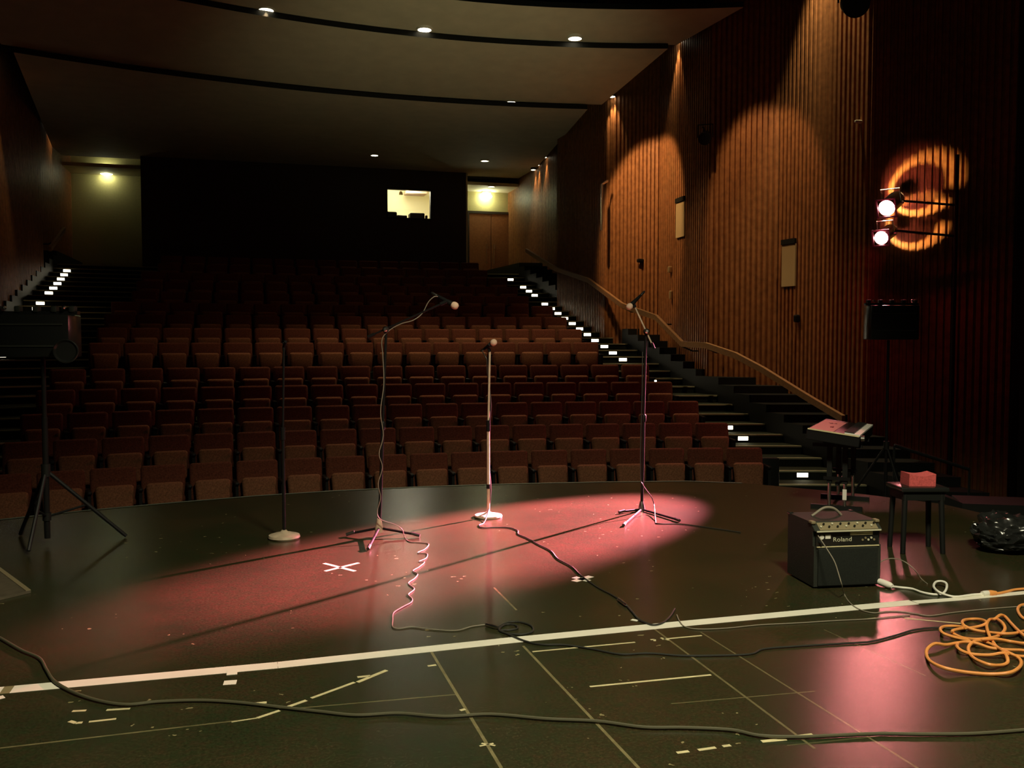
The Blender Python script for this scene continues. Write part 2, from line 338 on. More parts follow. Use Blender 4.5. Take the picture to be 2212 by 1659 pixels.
b = MB(); xbox(b, BX0 + 0.2, BX1 - 0.2, 32.2, 32.3, 3.5, 7.2); xbox(b, WX0 - 1.2, WX0 - 1.1, 28.75, 32.2, 3.5, 7.2); xbox(b, WX1 + 1.1, WX1 + 1.2, 28.75, 32.2, 3.5, 7.2); struct('wall_booth', b, 'boothwall')
b = MB(); xbox(b, WX0 - 1.1, WX1 + 1.1, 28.75, 32.2, 7.0, 7.1); struct('ceiling_booth', b, 'boothwall')['kind'] = 'structure'
b = MB(); xbox(b, WX0 - 1.1, WX1 + 1.1, 28.75, 32.2, 3.9, 4.0); struct('floor_booth', b, 'tier')['kind'] = 'structure'
wf = MB(); t = 0.03
xbox(wf, WX0, WX0 + t, 28.58, 28.77, WZ0, WZ1); xbox(wf, WX1 - t, WX1, 28.58, 28.77, WZ0, WZ1); xbox(wf, WX0 + t, WX1 - t, 28.58, 28.77, WZ0, WZ0 + t); xbox(wf, WX0 + t, WX1 - t, 28.58, 28.77, WZ1 - t, WZ1)
win = struct('window_1', wf, 'black'); b = MB(); xbox(b, WX0 + t, WX1 - t, 28.66, 28.67, WZ0 + t, WZ1 - t); obj('pane', b, 'glass', win)
point('booth_lamp', ((WX0 + WX1) / 2 + 0.2, 30.6, WZ1 + 0.35), 165, (1.0, 0.93, 0.66), 0.25)
# ceiling clouds
def pz(px, py, z): return at(px, py, z)
def cloud(name, front, back, zf, zb, thick=0.10):
    n = len(front); vs = []
    for k in range(n):
        f, q = front[k], back[k]
        vs += [(f[0], f[1], zf), (q[0], q[1], zb), (f[0], f[1], zf + thick), (q[0], q[1], zb + thick)]
    b = MB(); fs, ms = [], []
    for k in range(n - 1):
        i, j = 4 * k, 4 * k + 4
        fs += [(i, i + 1, j + 1, j), (i + 2, j + 2, j + 3, i + 3), (i, j, j + 2, i + 2), (i + 1, i + 3, j + 3, j + 1)]; ms += [0, 1, 1, 1]
    fs += [(0, 2, 3, 1), (4 * n - 4, 4 * n - 3, 4 * n - 1, 4 * n - 2)]; ms += [1, 1]
    b.v = [Vector(p) for p in vs]; b.f = fs; b.m = ms
    o = struct(name, b, ['cream', 'black']); return o
def band(yap, rr, xa, xb, n=20, xc=2.2): return [(xa + (xb - xa) * i / n, yap - (xa + (xb - xa) * i / n - xc) ** 2 / (2 * rr)) for i in range(n + 1)]
def line(y, xa, xb, n=20): return [(xa + (xb - xa) * i / n, y) for i in range(n + 1)]
XC = 3.6
c3 = cloud('ceiling', band(20.38, 22, -4.1, 7.55, xc=XC), line(29.1, -5.25, 8.85), 6.9, 6.9)
c2 = cloud('ceiling', band(17.65, 15, -4.5, 8.1, xc=XC), band(20.46, 22, -4.3, 7.9, xc=XC), 7.4, 7.03)
c1 = cloud('ceiling', band(16.4, 12, -4.8, 8.8, xc=XC), band(17.75, 15, -4.7, 8.3, xc=XC), 7.7, 7.5)
b = MB(); xbox(b, -8, 12, -4, 31, 9.6, 9.7); struct('ceiling', b, 'black')
b = MB(); xbox(b, BX1, 9.4, 29.1, 30.4, 6.62, 6.72); xbox(b, BX0, -6, 29.1, 30.4, 6.62, 6.72); struct('ceiling_alcoves', b, 'cream')['kind'] = 'structure'
# lighting bridge in the slot before the nearest ceiling cloud
b = MB()
for (xa, ya), (xb, yb) in zip(band(15.9, 12, -4.8, 8.7, xc=XC)[:-1], band(15.9, 12, -4.8, 8.7, xc=XC)[1:]):
    b.add([(xa, ya, 7.7), (xb, yb, 7.7), (xb, yb - .5, 7.74), (xa, ya - .5, 7.74)], [(0, 1, 2, 3)])
struct('ceiling_slot', b, 'greenish')['kind'] = 'structure'

# ------------------------------------------------------------------ downlights
def downlight(p, z, label, r=0.13, glow='down', power=0, cone=70, group='ceiling downlights', col=WARM, back=0.0):
    t = thing('downlight', label, 'ceiling light', (p.x, p.y, z), 0, group)
    obj('trim_ring', MB().lathe([(r + .03, -.012), (r + .03, 0.05), (r, 0.05), (r, -.012)], (p.x, p.y, z), seg=20, ring=True), 'white', t)
    obj('diffuser', MB().lathe([(r - .002, -.010), (r - .002, 0.0)], (p.x, p.y, z), seg=20), glow, t)
    if power: spot('downlight_beam', (p.x, p.y, z - .03), (p.x, p.y - back, 0), power, col, cone, 0.6, 0.1)
D1 = [(575, 24, 'first'), (917, 66, 'second'), (1242, 85, 'third')]
for px, py, o_ in D1: downlight(at(px, py, 7.5), 7.52, f'{o_} oblong downlight along the front row of lights at the curved ceiling edge', .13, power=560, cone=86, back=2.2)
for px, py, o_ in [(263, 141, 'first'), (567, 180, 'second'), (845, 207, 'third'), (1104, 221, 'fourth')]: downlight(at(px, py, 7.05), 7.06, f'{o_} downlight from the dark end in the middle ceiling row', .10, power=230 if px == 567 else 90 if px != 263 else 15, cone=76, back=.3)
downlight(at(809, 335, 6.9), 6.895, 'small downlight in the rear ceiling above the lit booth window', .10, power=35)
downlight(at(1047, 347, 6.9), 6.895, 'small downlight in the rear ceiling before the alcove with the double door', .10, power=35)
downlight(at(1062, 404, 6.6), 6.615, 'small downlight in the alcove ceiling over the double door', .09, power=10)
# cans washing the wall edges
def wallcan(px, py, a, b2, label, power=90, cone=50):
    p = onwall(px, py, a, b2, .12)
    t = thing('wall_downlight', label, 'wall light', (p.x, p.y, p.z), 0, 'can lights hugging the fluted walls')
    obj('housing', MB().lathe([(.075, 0), (.08, .0), (.08, .16), (.03, .18)], p, seg=16), 'blackmetal', t, True)
    obj('lamp_face', MB().lathe([(.07, -.004), (.07, 0.002)], p, seg=16), 'down', t)
    q = onwall(px, py, a, b2, .0); spot('wall_can_beam', p + Vector((0, 0, -.02)), q + (p - q) * .45 + Vector((0, 0, -3)), power, (1.0, .70, .36), cone, .5, .03)
P = WALL; LM = WALL_L
wallcan(1459, 88, P[3], P[4], 'highest can light on the long-handrail wall, first from the stage')
wallcan(1322, 209, P[4], P[5], 'can light on the long-handrail wall, second from the stage')
wallcan(1176, 340, P[7], P[8], 'can light beside the double-door alcove, highest of its three', 60)
wallcan(1160, 357, P[7], P[8], 'can light beside the double-door alcove, middle of its three', 60)
wallcan(1152, 367, P[7], P[8], 'can light beside the double-door alcove, lowest of its three', 60)
wallcan(13, 88, LM[4], LM[5], 'lone can light on the dark opposite wall, first from the stage')
wallcan(110, 240, LM[7], LM[8], 'can light beside the dark alcove, highest of its three', 60)
wallcan(120, 268, LM[7], LM[8], 'can light beside the dark alcove, middle of its three', 60)
wallcan(128, 293, LM[7], LM[8], 'can light beside the dark alcove, lowest of its three', 60)
spot('upper_wall_wash', (9.25, 13.55, 9.3), (9.5, 13.75, 6.0), 900, (1.0, 0.80, 0.44), 46, .6, .05)
# lamps in the two alcoves
for px, py, lab in ((1050, 424, 'glowing white ceiling lamp in the alcove over the double door'), (230, 372, 'glowing white ceiling lamp in the alcove away from the double door')):
    p = onwall(px, py, (0, 30.27), (8, 30.27)); t = thing('alcove_lamp', lab, 'ceiling lamp', p, 0, 'alcove ceiling lamps')
    obj('globe', MB().ball(p, .11, 16, (1.9, .9, .9)), 'globe', t, True)
    obj('mounting_plate', MB().box((p.x, p.y, (p.z + .1 + 6.62) / 2), (.3, .2, max(6.62 - p.z - .1, .02))), 'white', t)
    point('alcove_light', (p.x, p.y - .13, p.z - .04), 13, (.93, 1.0, .62), .06)
# double door and the rear wall trim of its alcove
b = MB(); dl, dr, dt = onwall(1014, 500, (0, 30.3), (8, 30.3)).x, onwall(1108, 500, (0, 30.3), (8, 30.3)).x, onwall(1060, 462, (0, 30.3), (8, 30.3)).z
b = MB(); xbox(b, dl - .08, dl, 30.3, 30.42, 3.0, dt + .08); xbox(b, dr, dr + .08, 30.3, 30.42, 3.0, dt + .08); xbox(b, dl, dr, 30.3, 30.42, dt, dt + .08)
dr1 = struct('door_1', b, 'darkwood')
mx = (dl + dr) / 2
for k, (a, c) in enumerate(((dl, mx - .01), (mx + .01, dr))):
    b = MB(); xbox(b, a, c, 30.33, 30.41, 3.02, dt); lf = obj('door_leaf', b, 'door', dr1)
    hx = mx - .16 if k == 0 else mx + .10; p = onwall(1041, 532, (0, 30.3), (8, 30.3))
    obj('handle', MB().box((hx, 30.30, p.z), (.05, .06, .16)).box((hx, 30.31, p.z - .35), (.03, .03, .5)), 'chrome', lf)

# ------------------------------------------------------------------ step lights
def proj(p):
    v = Vector(p) - EYE; return 1106 + FPX * v.dot(_r) / v.dot(_f), 829.5 - FPX * v.dot(_u) / v.dot(_f)
RL = [(602, 1098), (617, 1124), (633, 1147), (652, 1172), (662, 1180), (672, 1201), (683, 1208), (694, 1231), (705, 1240), (718, 1264), (730, 1273), (744, 1300), (757, 1312), (773, 1342), (788, 1351), (803, 1385), (820, 1400), (906, 1547), (922, 1568), (977, 1645), (1012, 1713), (1080, 1800)]
LL = [(568, 163), (577, 155), (585, 145), (594, 139), (615, 123), (626, 113), (647, 93), (661, 84), (700, 55), (772, 0), (800, -30)]
def interp(T, y):
    for (y0, x0), (y1, x1) in zip(T[:-1], T[1:]):
        if y <= y1 or (y1, x1) == T[-1]: return x0 + (x1 - x0) * (y - y0) / (y1 - y0)
def steplight(side, i, label):
    y, z = STEPS[i]; zp = STEPS[i - 1][1] if i else -.9
    lo, hi = (6.0, 8.9) if side == 0 else (-5.0, -2.0)
    for _ in range(30):
        fx = (lo + hi) / 2; px, py = proj((fx, arcY(y, fx), (z + zp) / 2))
        if px > interp(RL if side == 0 else LL, py): hi = fx
        else: lo = fx
    fx = max(fx, xe(y) + .12) if side == 0 else min(fx, mirror(xe(y)) - .12)
    dy = (arcY(y, fx + .01) - arcY(y, fx - .01)) / .02
    c = Vector((fx, arcY(y, fx) - .024, (z + zp) / 2 + .005)); t = thing('step_light', label, 'step light', c, math.atan(dy), 'lit step lights')
    obj('housing', MB().box((0, .006, 0), (.19, .012, .085)), 'blackmetal', t, world=False)
    obj('lamp_face', MB().box((0, -.004, 0), (.165, .008, .062)), 'glow', t, world=False)
    PL.append((side, i, [round(v) for v in proj(c)], round(fx - (xe(y) if side == 0 else mirror(xe(y))), 2)))
PL = []
for n, i in enumerate((12, 13, 14, 15, 16, 17, 18, 19, 20, 21, 22, 23, 24, 25, 27, 28, 29, 31)): steplight(0, i, f'glowing step light beside the long handrail, {ORD[n + 1]} lit one up from the landing')
for i, lab in ((1, 'lowest glowing step light, just above the floor beside the front row'), (3, 'second lowest glowing step light, behind the end panel of the front row'), (6, 'glowing step light below the landing, third from the bottom'), (7, 'glowing step light below the landing, fourth from the bottom')): steplight(0, i, 'long-handrail aisle: ' + lab)
for n, i in enumerate((16, 23, 24, 26, 27, 28, 29, 30, 31)): steplight(1, i, f'glowing step light in the dark aisle opposite the handrail, {ORD[n + 1]} counting upward')

# ------------------------------------------------------------------ theatre seats
def make_seat():
    t = thing('theatre_seat', 'seat', 'seat')
    tilt = Matrix.Rotation(R(-12), 4, 'X')
    obj('backrest', MB().rbox((.515, .09, .47), .042, Matrix.Translation((0, .10, .635)) @ tilt, 3), 'maroon', t, True, False)
    obj('seat_pan', MB().rbox((.43, .10, .38), .045, Matrix.Translation((0, -.10, .49)) @ Matrix.Rotation(R(-7), 4, 'X'), 3, taper=.9), 'brown', t, True, False)
    f = obj('side_frame', MB().box((.28, .0, .30), (.035, .30, .60)), 'black', t, False, False)
    obj('armrest', MB().rbox((.055, .34, .035), .012, Matrix.Translation((.28, -.02, .617))), 'blackmetal', f, True, False)
    obj('pedestal', MB().box((0, .06, .21), (.36, .05, .42)), 'black', t, False, False)
    return t
def kids(o): return [c for c in COL.objects if c.parent == o]
SEAT = make_seat(); SEAT_PARTS = kids(SEAT); SEAT_SUB = {p.name: kids(p) for p in SEAT_PARTS}
first_used = False
NSEAT = [18, 18, 18, 18, 18, 17, 17, 17, 17, 16, 16, 16, 15, 15]
ROWNAME = ['the front row', 'second row from stage', 'third row from stage', 'fourth row from stage', 'last row below cross aisle'] + [f'{ORD[k]} row above cross aisle' for k in range(1, 9)] + ['the back row']
for i in range(14):
    rr = ROW_Y[i] - YC; n = NSEAT[i]; pitch = .56 / rr
    for k in range(n):
        ang = (k - (n - 1) / 2) * pitch
        loc = (X0 + rr * math.sin(ang), YC + rr * math.cos(ang), ROW_Z[i]); rz = -ang
        if not first_used:
            t = SEAT; first_used = True
        else:
            t = SEAT.copy(); COL.objects.link(t)
            for p in SEAT_PARTS:
                c = p.copy(); COL.objects.link(c); c.parent = t
                for q in SEAT_SUB[p.name]: s = q.copy(); COL.objects.link(s); s.parent = c
        t.location = loc; t.rotation_euler = (0, 0, rz)
        tag(t, f'folded maroon theatre seat, {ORD[n - k]} from the long handrail, in {ROWNAME[i]}', 'seat', 'theatre seats in curved rows')
p = at(1608, 1040, -.1); q = UD((1648 - 1106) / FPX * 13.3, 13.3)
b = MB().rbox((.5, .10, .62), .02, Matrix.Translation((q.x, q.y, -.42)) @ Matrix.Rotation(-YAW, 4, 'Z'))
tag(obj('row_end_panel', b, 'black', None, True), 'black end panel at the handrail end of the front row', 'end panel')

# ------------------------------------------------------------------ things on the side walls
ra, rb = (8.85, 12.5), (7.55, 22.0)
def railpts(lst, a, c): return [onwall(px, py, a, c) for px, py in lst]
def handrail(pts, label, wpts_up=.08):
    t = thing('handrail', label, 'handrail', pts[0])
    b = MB(); n = len(pts); hw, hh = .035, .055
    for i in range(n):
        d = (pts[min(i + 1, n - 1)] - pts[max(i - 1, 0)]); d.z = 0; d.normalize(); s = Vector((-d.y, d.x, 0))
        b.v += [pts[i] + s * hw + Vector((0, 0, hh)), pts[i] - s * hw + Vector((0, 0, hh)), pts[i] - s * hw - Vector((0, 0, hh)), pts[i] + s * hw - Vector((0, 0, hh))]
    for i in range(n - 1):
        for k in range(4): b.f.append((4 * i + k, 4 * i + (k + 1) % 4, 4 * i + 4 + (k + 1) % 4, 4 * i + 4 + k))
    b.f += [(3, 2, 1, 0), (4 * n - 4, 4 * n - 3, 4 * n - 2, 4 * n - 1)]; b.m = [0] * len(b.f)
    obj('rail', b, 'rail', t)
    sx = 1 if pts[0].x > 2 else -1
    for i in range(1, n - 1):
        obj('bracket', MB().tube([pts[i] - Vector((0, 0, .05)), pts[i] + Vector((sx * .22, 0, -.14)), pts[i] + Vector((sx * .34, 0, -.14))], .016, 6), 'blackmetal', t, True)
handrail(railpts([(1137, 541), (1200, 581)], (8.05, 20.06), (7.85, 23.2)) + railpts([(1272, 606)], (7.93, 20.06), (7.81, 23.2)) + railpts([(1345, 660), (1418, 686), (1474, 743), (1525, 746), (1590, 768), (1650, 800), (1740, 856), (1822, 905)], ra, rb), 'long stepped oak handrail beside the stairs on the fluted wall')
handrail(railpts([(139, 495), (124, 516), (108, 538)], (-4.7, 20.0), (-4.7, 26.0)), 'short pale handrail stub in the dark aisle away from the stage')
def plaque(px0, py0, px1, py1, a, c, label):
    p0, p1 = onwall(px0, py0, a, c, .05), onwall(px1, py1, a, c, .05); ctr = (p0 + p1) / 2; dx = Vector((p1.x - p0.x, p1.y - p0.y, 0)); ln = dx.length; ang = math.atan2(dx.y, dx.x)
    t = thing('wall_panel', label, 'wall panel', (ctr.x, ctr.y, ctr.z), ang, 'tan boards on the fluted wall')
    h = abs(p0.z - p1.z)
    obj('board', MB().rbox((ln, .03, h), .006), 'tan', t, False, False)
    obj('top_shade', MB().box((0, -.01, h / 2 + .05), (ln, .05, .09)), 'black', t, False, False)  # black strip standing in for the shade at the top of the recess
plaque(1461, 440, 1479, 510, P[3], P[4], 'tan board on the fluted wall, the higher one beyond the wall corner')
plaque(1690, 530, 1718, 618, P[1], P[2], 'tan board on the fluted wall, the lower one closer to the stage')
def fitting(px, py, a, c, s, label, m='amber', name='wall_fitting'):
    p = onwall(px, py, a, c, .07); tag(obj(name, MB().rbox(s, min(s) * .3, Matrix.Translation(p)), m), label, 'wall fitting')
fitting(1447, 582, P[3], P[4], (.09, .09, .14), 'small brass fitting on the fluted wall, upper one below the tan board')
fitting(1449, 637, P[3], P[4], (.07, .07, .18), 'small brass fitting on the fluted wall just above the handrail')
fitting(1721, 688, P[1], P[2], (.10, .10, .14), 'dull fitting on the fluted wall below the lower tan board', 'blackmetal')
fitting(1383, 563, P[4], P[5], (.14, .12, .08), 'dark hook on the fluted wall above the handrail bend', 'blackmetal')
fitting(1856, 263, P[1], P[2], (.16, .06, .05), 'pale bracket high on the fluted wall near the stage', 'pale')
# slim frame standing out of the wall by the dark corner
p = onwall(1300, 448, P[5], P[6], .35); t = thing('wall_frame', 'slim metal frame standing out from the dark wall corner', 'frame', p)
b = MB(); xbox(b, p.x - .02, p.x + .02, p.y - .03, p.y + .03, p.z - .52, p.z + .52); obj('upright', b, 'chrome', t)
obj('top_bar', MB().tube([p + Vector((0, 0, .52)), p + Vector((.18, .1, .62))], .025, 6), 'chrome', t)
# small spotlight on the wall corner
def lantern(name, label, pos, aim, r, ln, mats=('blackmetal', 'black'), lens=None, hang=None):
    t = thing(name, label, 'stage lamp', pos); d = (Vector(aim) - Vector(pos)).normalized(); back = pos - d * ln
    body = obj('can_body', MB().lathe([(r, 0), (r * .98, -ln * .55), (r * .62, -ln * .85), (r * .3, -ln)], pos, d, 20), mats[0], t, True)
    if lens: obj('lens', MB().lathe([(r * .93, -.012), (r * .93, .004)], pos, d, 20), lens, t)
    s = d.cross(Vector((0, 0, 1))).normalized(); m_ = pos - d * ln * .45
    up = Vector((0, 0, 1)) * (r + .12)
    obj('yoke', MB().tube([m_ + s * (r + .02), m_ + s * (r + .02) + up, m_ - s * (r + .02) + up, m_ - s * (r + .02)], .012, 6), mats[1], t)
    return t
p = onwall(1522, 300, P[2], P[3], .45); lantern('wall_spotlight', 'small dark spotlight bracketed on the corner of the fluted wall', p, p + Vector((-1, -1.5, -.8)), .12, .30)
tag(obj('lamp_bracket', MB().tube([p + Vector((-.02, .03, .22)), onwall(1522, 285, P[2], P[3], -.02)], .018, 6), 'blackmetal'), 'short bracket holding the small spotlight on the wall corner', 'bracket')
p = atd(1850, 8, 11.0); lantern('hanging_lantern', 'large round black stage lantern at the top over the fluted wall', p, p + Vector((-1.0, -2.2, -1.2)), .16, .32)
tag(obj('lantern_bar', MB().tube([p + Vector((-1.5, .75, .34)), p + Vector((2.2, -1.1, .34))], .025, 8), 'blackmetal'), 'black bar the large round lantern hangs from', 'bar')
# stage-side drape and the dark ledge below it
b = MB(); n = 60; A, B = Vector((11.28, 11.45, 0)), Vector((8.6, 6.6, 0)); d = (B - A); nn = Vector((-d.y, d.x, 0)).normalized(); vs = []
for i in range(n + 1):
    q = A + d * i / n + nn * .09 * math.sin(i * 1.35); vs += [(q.x, q.y, -.88), (q.x, q.y, 9.5)]
b.add(vs, [(2 * i, 2 * i + 2, 2 * i + 3, 2 * i + 1) for i in range(n)])
tag(obj('stage_curtain', b, 'drape', None, True), 'tall black stage curtain at the end of the fluted wall', 'curtain')
e1, e2, e3 = UD((2086 - 1106) / FPX * 10.2, 10.2), UD((2300 - 1106) / FPX * 10.0, 10.0), UD((1985 - 1106) / FPX * 10.6, 10.6)
zt = at(2086, 1090, 0); 
def zfor(py, d): return CAMH - (py - 735) * d / FPX
b = MB().prism([(e1.x, e1.y), (e2.x, e2.y), (e2.x + .3, e2.y + .5), (e1.x + .3, e1.y + .5)], -.9, zfor(1090, 10.2))
tag(obj('side_ledge', b, 'black'), 'low black ledge below the fluted wall at the side of the stage', 'ledge')
b = MB(); z1, z3 = zfor(1089, 10.2), zfor(1050, 10.6)
b.add([(e1.x, e1.y, -.9), (e3.x, e3.y, -.9), (e3.x, e3.y, z3), (e1.x, e1.y, z1)] + [(e1.x + .2, e1.y + .4, -.9), (e3.x + .2, e3.y + .4, -.9), (e3.x + .2, e3.y + .4, z3), (e1.x + .2, e1.y + .4, z1)],
      [(0, 1, 2, 3), (7, 6, 5, 4), (0, 4, 5, 1), (1, 5, 6, 2), (2, 6, 7, 3), (3, 7, 4, 0)])
tag(obj('sloping_cheek', b, 'black'), 'black sloping cheek board of the steps beside the stage', 'step board')

# ------------------------------------------------------------------ red stage lamps on a boom
bp = UD((2058 - 1106) / FPX * 14.0, 14.0)
t = thing('lamp_boom', 'upright black boom pipe that carries the two red stage lamps', 'lamp stand', (bp.x, bp.y, -.9))
obj('pipe', MB().tube([(bp.x, bp.y, -.86), (bp.x, bp.y, 4.4)], .03, 10), 'blackmetal', t, True)
obj('base_plate', MB().lathe([(.3, 0), (.3, .04), (.05, .06)], (bp.x, bp.y, -.9), seg=24), 'blackmetal', t)
for zz, L_ in ((0, LAMP_R1), (1, LAMP_R2)):
    obj('side_arm', MB().tube([(bp.x, bp.y, L_.z + .02), (L_.x + .2, L_.y + .18, L_.z + .14)], .018, 8), 'blackmetal', t, True)
def par(pos, aim, r, label, leak):
    t = thing('red_stage_lamp', label, 'stage lamp', pos, 0, 'red stage lamps on the boom'); d = (Vector(aim) - pos).normalized(); ln = .40
    obj('can_body', MB().lathe([(r, .06), (r, -ln), (r - .006, -ln), (r - .006, .06)], pos, d, 28, ring=True), 'blackmetal', t, True)
    obj('lens', MB().lathe([(r * .93, -.01), (r * .93, .0)], pos, d, 28), 'lens', t)
    s = d.cross(Vector((0, 0, 1))).normalized(); uu = s.cross(d)
    b = MB(); q = pos + d * .075
    for a_, b_ in ((s, uu), (uu, s)):
        for sg in (-1, 1):
            c = q + a_ * sg * (r + .012); mt = Matrix((( *s, 0), (*uu, 0), (*d, 0), (0, 0, 0, 1))).transposed()
            sz = (.024, 2 * r + .05, .02) if a_ is s else (2 * r + .05, .024, .02); b.box((0, 0, 0), sz, mtx=Matrix.Translation(c) @ mt)
    obj('gel_frame', b, 'blackmetal', t)
    cap = pos - d * (ln + .045)
    obj('rear_cap', MB().lathe([(r * .86, 0), (r * .80, -.05), (r * .4, -.09)], cap, d, 24), 'blackmetal', t, True)
    obj('cap_bracket', MB().tube([pos - d * (ln - .02) + s * (r - .003), cap - d * .02 + s * r * .82], .01, 6).tube([cap - d * .02 + s * r * .82, cap - d * .03 - s * r * .8], .008, 6), 'blackmetal', t)
    m_ = pos - d * .18
    obj('yoke', MB().tube([m_ + s * (r + .012), m_ + s * (r + .012) + uu * (r + .10), m_ - s * (r + .012) + uu * (r + .10), m_ - s * (r + .012)], .012, 6), 'chrome', t, True)
    obj('knob', MB().lathe([(.022, 0), (.022, .03), (.012, .035)], m_ - s * (r + .02), -s, 10), 'chrome', t)
    point('red_halo_fill', pos + d * .13 + uu * .04, 14, (1.0, .07, .12), .04)  # added point light imitating the red halo around the lamp
    point('can_leak_light', pos - d * .175 + uu * .03 + s * .045, leak, (1.0, .62, .22), .012)
par(LAMP_R1, AIM1, .125, 'upper glowing red stage lamp in front of the fluted wall', 190)
par(LAMP_R2, AIM2, .105, 'lower glowing red stage lamp in front of the fluted wall', 190)

# ------------------------------------------------------------------ booth contents seen through the window
def booth(px0, py0, px1, py1, Y, dep, m, name, label, cat, bev=.04):
    a, c = onwall(px0, py0, (0, Y), (8, Y)), onwall(px1, py1, (0, Y), (8, Y))
    tag(obj(name, MB().rbox((c.x - a.x, dep, a.z - c.z), bev, Matrix.Translation(((a.x + c.x) / 2, Y + dep / 2, (a.z + c.z) / 2)), 3), m, None, True), label, cat)
booth(826, 456, 858, 486, 29.1, .4, 'black', 'equipment_rack', 'dark equipment rack behind the booth window at its dark end', 'rack')
booth(857, 464, 880, 486, 29.4, .4, 'darkwood', 'mixing_desk', 'low brown desk behind the booth window between the rack and the cabinet', 'desk')
booth(886, 459, 918, 486, 29.2, .4, 'darkwood', 'booth_cabinet', 'brown cabinet behind the booth window', 'cabinet')
booth(919, 465, 924, 486, 29.2, .1, 'darkwood', 'desk_lamp', 'small dark desk lamp shape at the lit end of the booth', 'lamp', .02)
booth(878, 407, 924, 419, 31.0, .6, 'foam', 'ceiling_duct', 'pale brown duct along the top of the lit booth', 'duct')
p = onwall(866, 417, (0, 29.6), (8, 29.6)); t = thing('pendant_lamp', 'small pendant lamp hanging inside the lit booth', 'lamp', p)
obj('lamp_shade', MB().lathe([(.07, -.05), (.05, .03), (.015, .06)], p, seg=16), 'tan', t, True); obj('cord', MB().tube([p + Vector((0, 0, .05)), (p.x, p.y, 7.0)], .006, 6), 'cable', t)

# ------------------------------------------------------------------ microphone stands
def mic(name, label, ball, tail, clipm='blackmetal'):
    B, T = Vector(ball), Vector(tail); d = (T - B).normalized(); t = thing(name, label, 'microphone', B)
    L = .165
    obj('handle', MB().lathe([(.020, .02), (.022, .04), (.019, .06), (.012, L), (.010, L + .005)], B, d, 16), 'blackmetal', t, True)
    obj('grille_ball', MB().lathe([(.004, -.032), (.018, -.029), (.028, -.018), (.031, -.002), (.029, .012), (.022, .024)], B, d, 18), 'foam', t, True)
    obj('connector', MB().lathe([(.011, L), (.011, L + .05), (.006, L + .06)], B, d, 12), 'chrome', t, True)
    return t
def tripod(t, hub, feet, top, poler=.011, col='blackmetal', hubcol='chrome'):
    obj('pole', MB().tube([hub + Vector((0, 0, -.04)), hub + (top - hub) * .52], poler + .003, 10).tube([hub + (top - hub) * .5, top], poler, 10), col, t, True)
    obj('collar', MB().lathe([(.018, -.03), (.022, -.02), (.022, .03), (.016, .04)], hub + (top - hub) * .52, top - hub, 12), 'blackmetal', t, True)
    obj('hub', MB().lathe([(.034, -.035), (.034, .0), (.022, .05), (.016, .075)], hub, (0, 0, 1), 16), hubcol, t, True)
    for f in feet:
        f = Vector(f); d = (f - hub).normalized()
        l = obj('leg', MB().tube([hub + d * .02, f + Vector((0, 0, .016)) - d * .03], .010, 8), col, t, True)
        obj('rubber_foot', MB().tube([f + Vector((0, 0, .018)) - d * .07, f + Vector((0, 0, .015))], .014, 8), 'cable', l, True)
def boom(t, cl, tail, tip, col='blackmetal'):
    d = (tip - tail).normalized()
    obj('clutch', MB().tube([cl - _f * .03, cl + _f * .03], .026, 12).box(cl, (.03, .03, .05)), 'blackmetal', t, True)
    obj('clutch_knob', MB().lathe([(.022, .0), (.022, .02), (.012, .03)], cl - _f * .03, -_f, 10), 'chrome', t)
    obj('boom_arm', MB().tube([tail, tip], .0075, 8), col, t, True)
    obj('counterweight', MB().tube([tail - d * .01, tail + d * .05], .014, 10), 'blackmetal', t, True)
    obj('mic_clip', MB().tube([tip - d * .02, tip + d * .035], .016, 10), 'blackmetal', t, True)
# stand one: dark round-base stand with an empty clip
g = at(614, 1163); t = thing('round_base_stand', 'dark microphone stand on a pale round base with an empty clip', 'microphone stand', g)
obj('base', MB().lathe([(.118, 0), (.127, .012), (.122, .030), (.07, .046), (.03, .056), (.018, .07)], g, seg=32), 'beige', t, True)
dz = (g.x * math.sin(YAW) + g.y * math.cos(YAW)); top = atd(613, 757, dz)
obj('pole', MB().tube([g + Vector((0, 0, .05)), g + Vector((0, 0, .85))], .013, 10).tube([g + Vector((0, 0, .84)), top], .009, 10), 'blackmetal', t, True)
obj('clutch_grip', MB().tube([g + Vector((0, 0, .80)), g + Vector((0, 0, .90))], .019, 12), 'blackmetal', t, True)
obj('empty_clip', MB().tube([top, atd(613, 749, dz), atd(617, 738, dz - .05)], .012, 8).tube([atd(611, 741, dz), atd(619, 744, dz)], .009, 8), 'blackmetal', t, True)
# stand two: black tripod with boom
f1, f2, f3 = at(748, 1159), at(907, 1161), at(795, 1190); dz = 7.42
hub = atd(819, 1140, dz); top = atd(834, 716, dz)
t = thing('boom_stand', 'black tripod boom microphone stand in the dim end of the red pool', 'microphone stand', (hub.x, hub.y, 0))
tripod(t, hub, [f1, f2, f3], top, hubcol='beige')
boom(t, atd(834, 712, dz), atd(797, 727, dz), atd(956, 655, dz))
mic('microphone', 'pale round-headed microphone on the boom pointing down over the seats', atd(982, 660, dz), atd(948, 641, dz + .03))
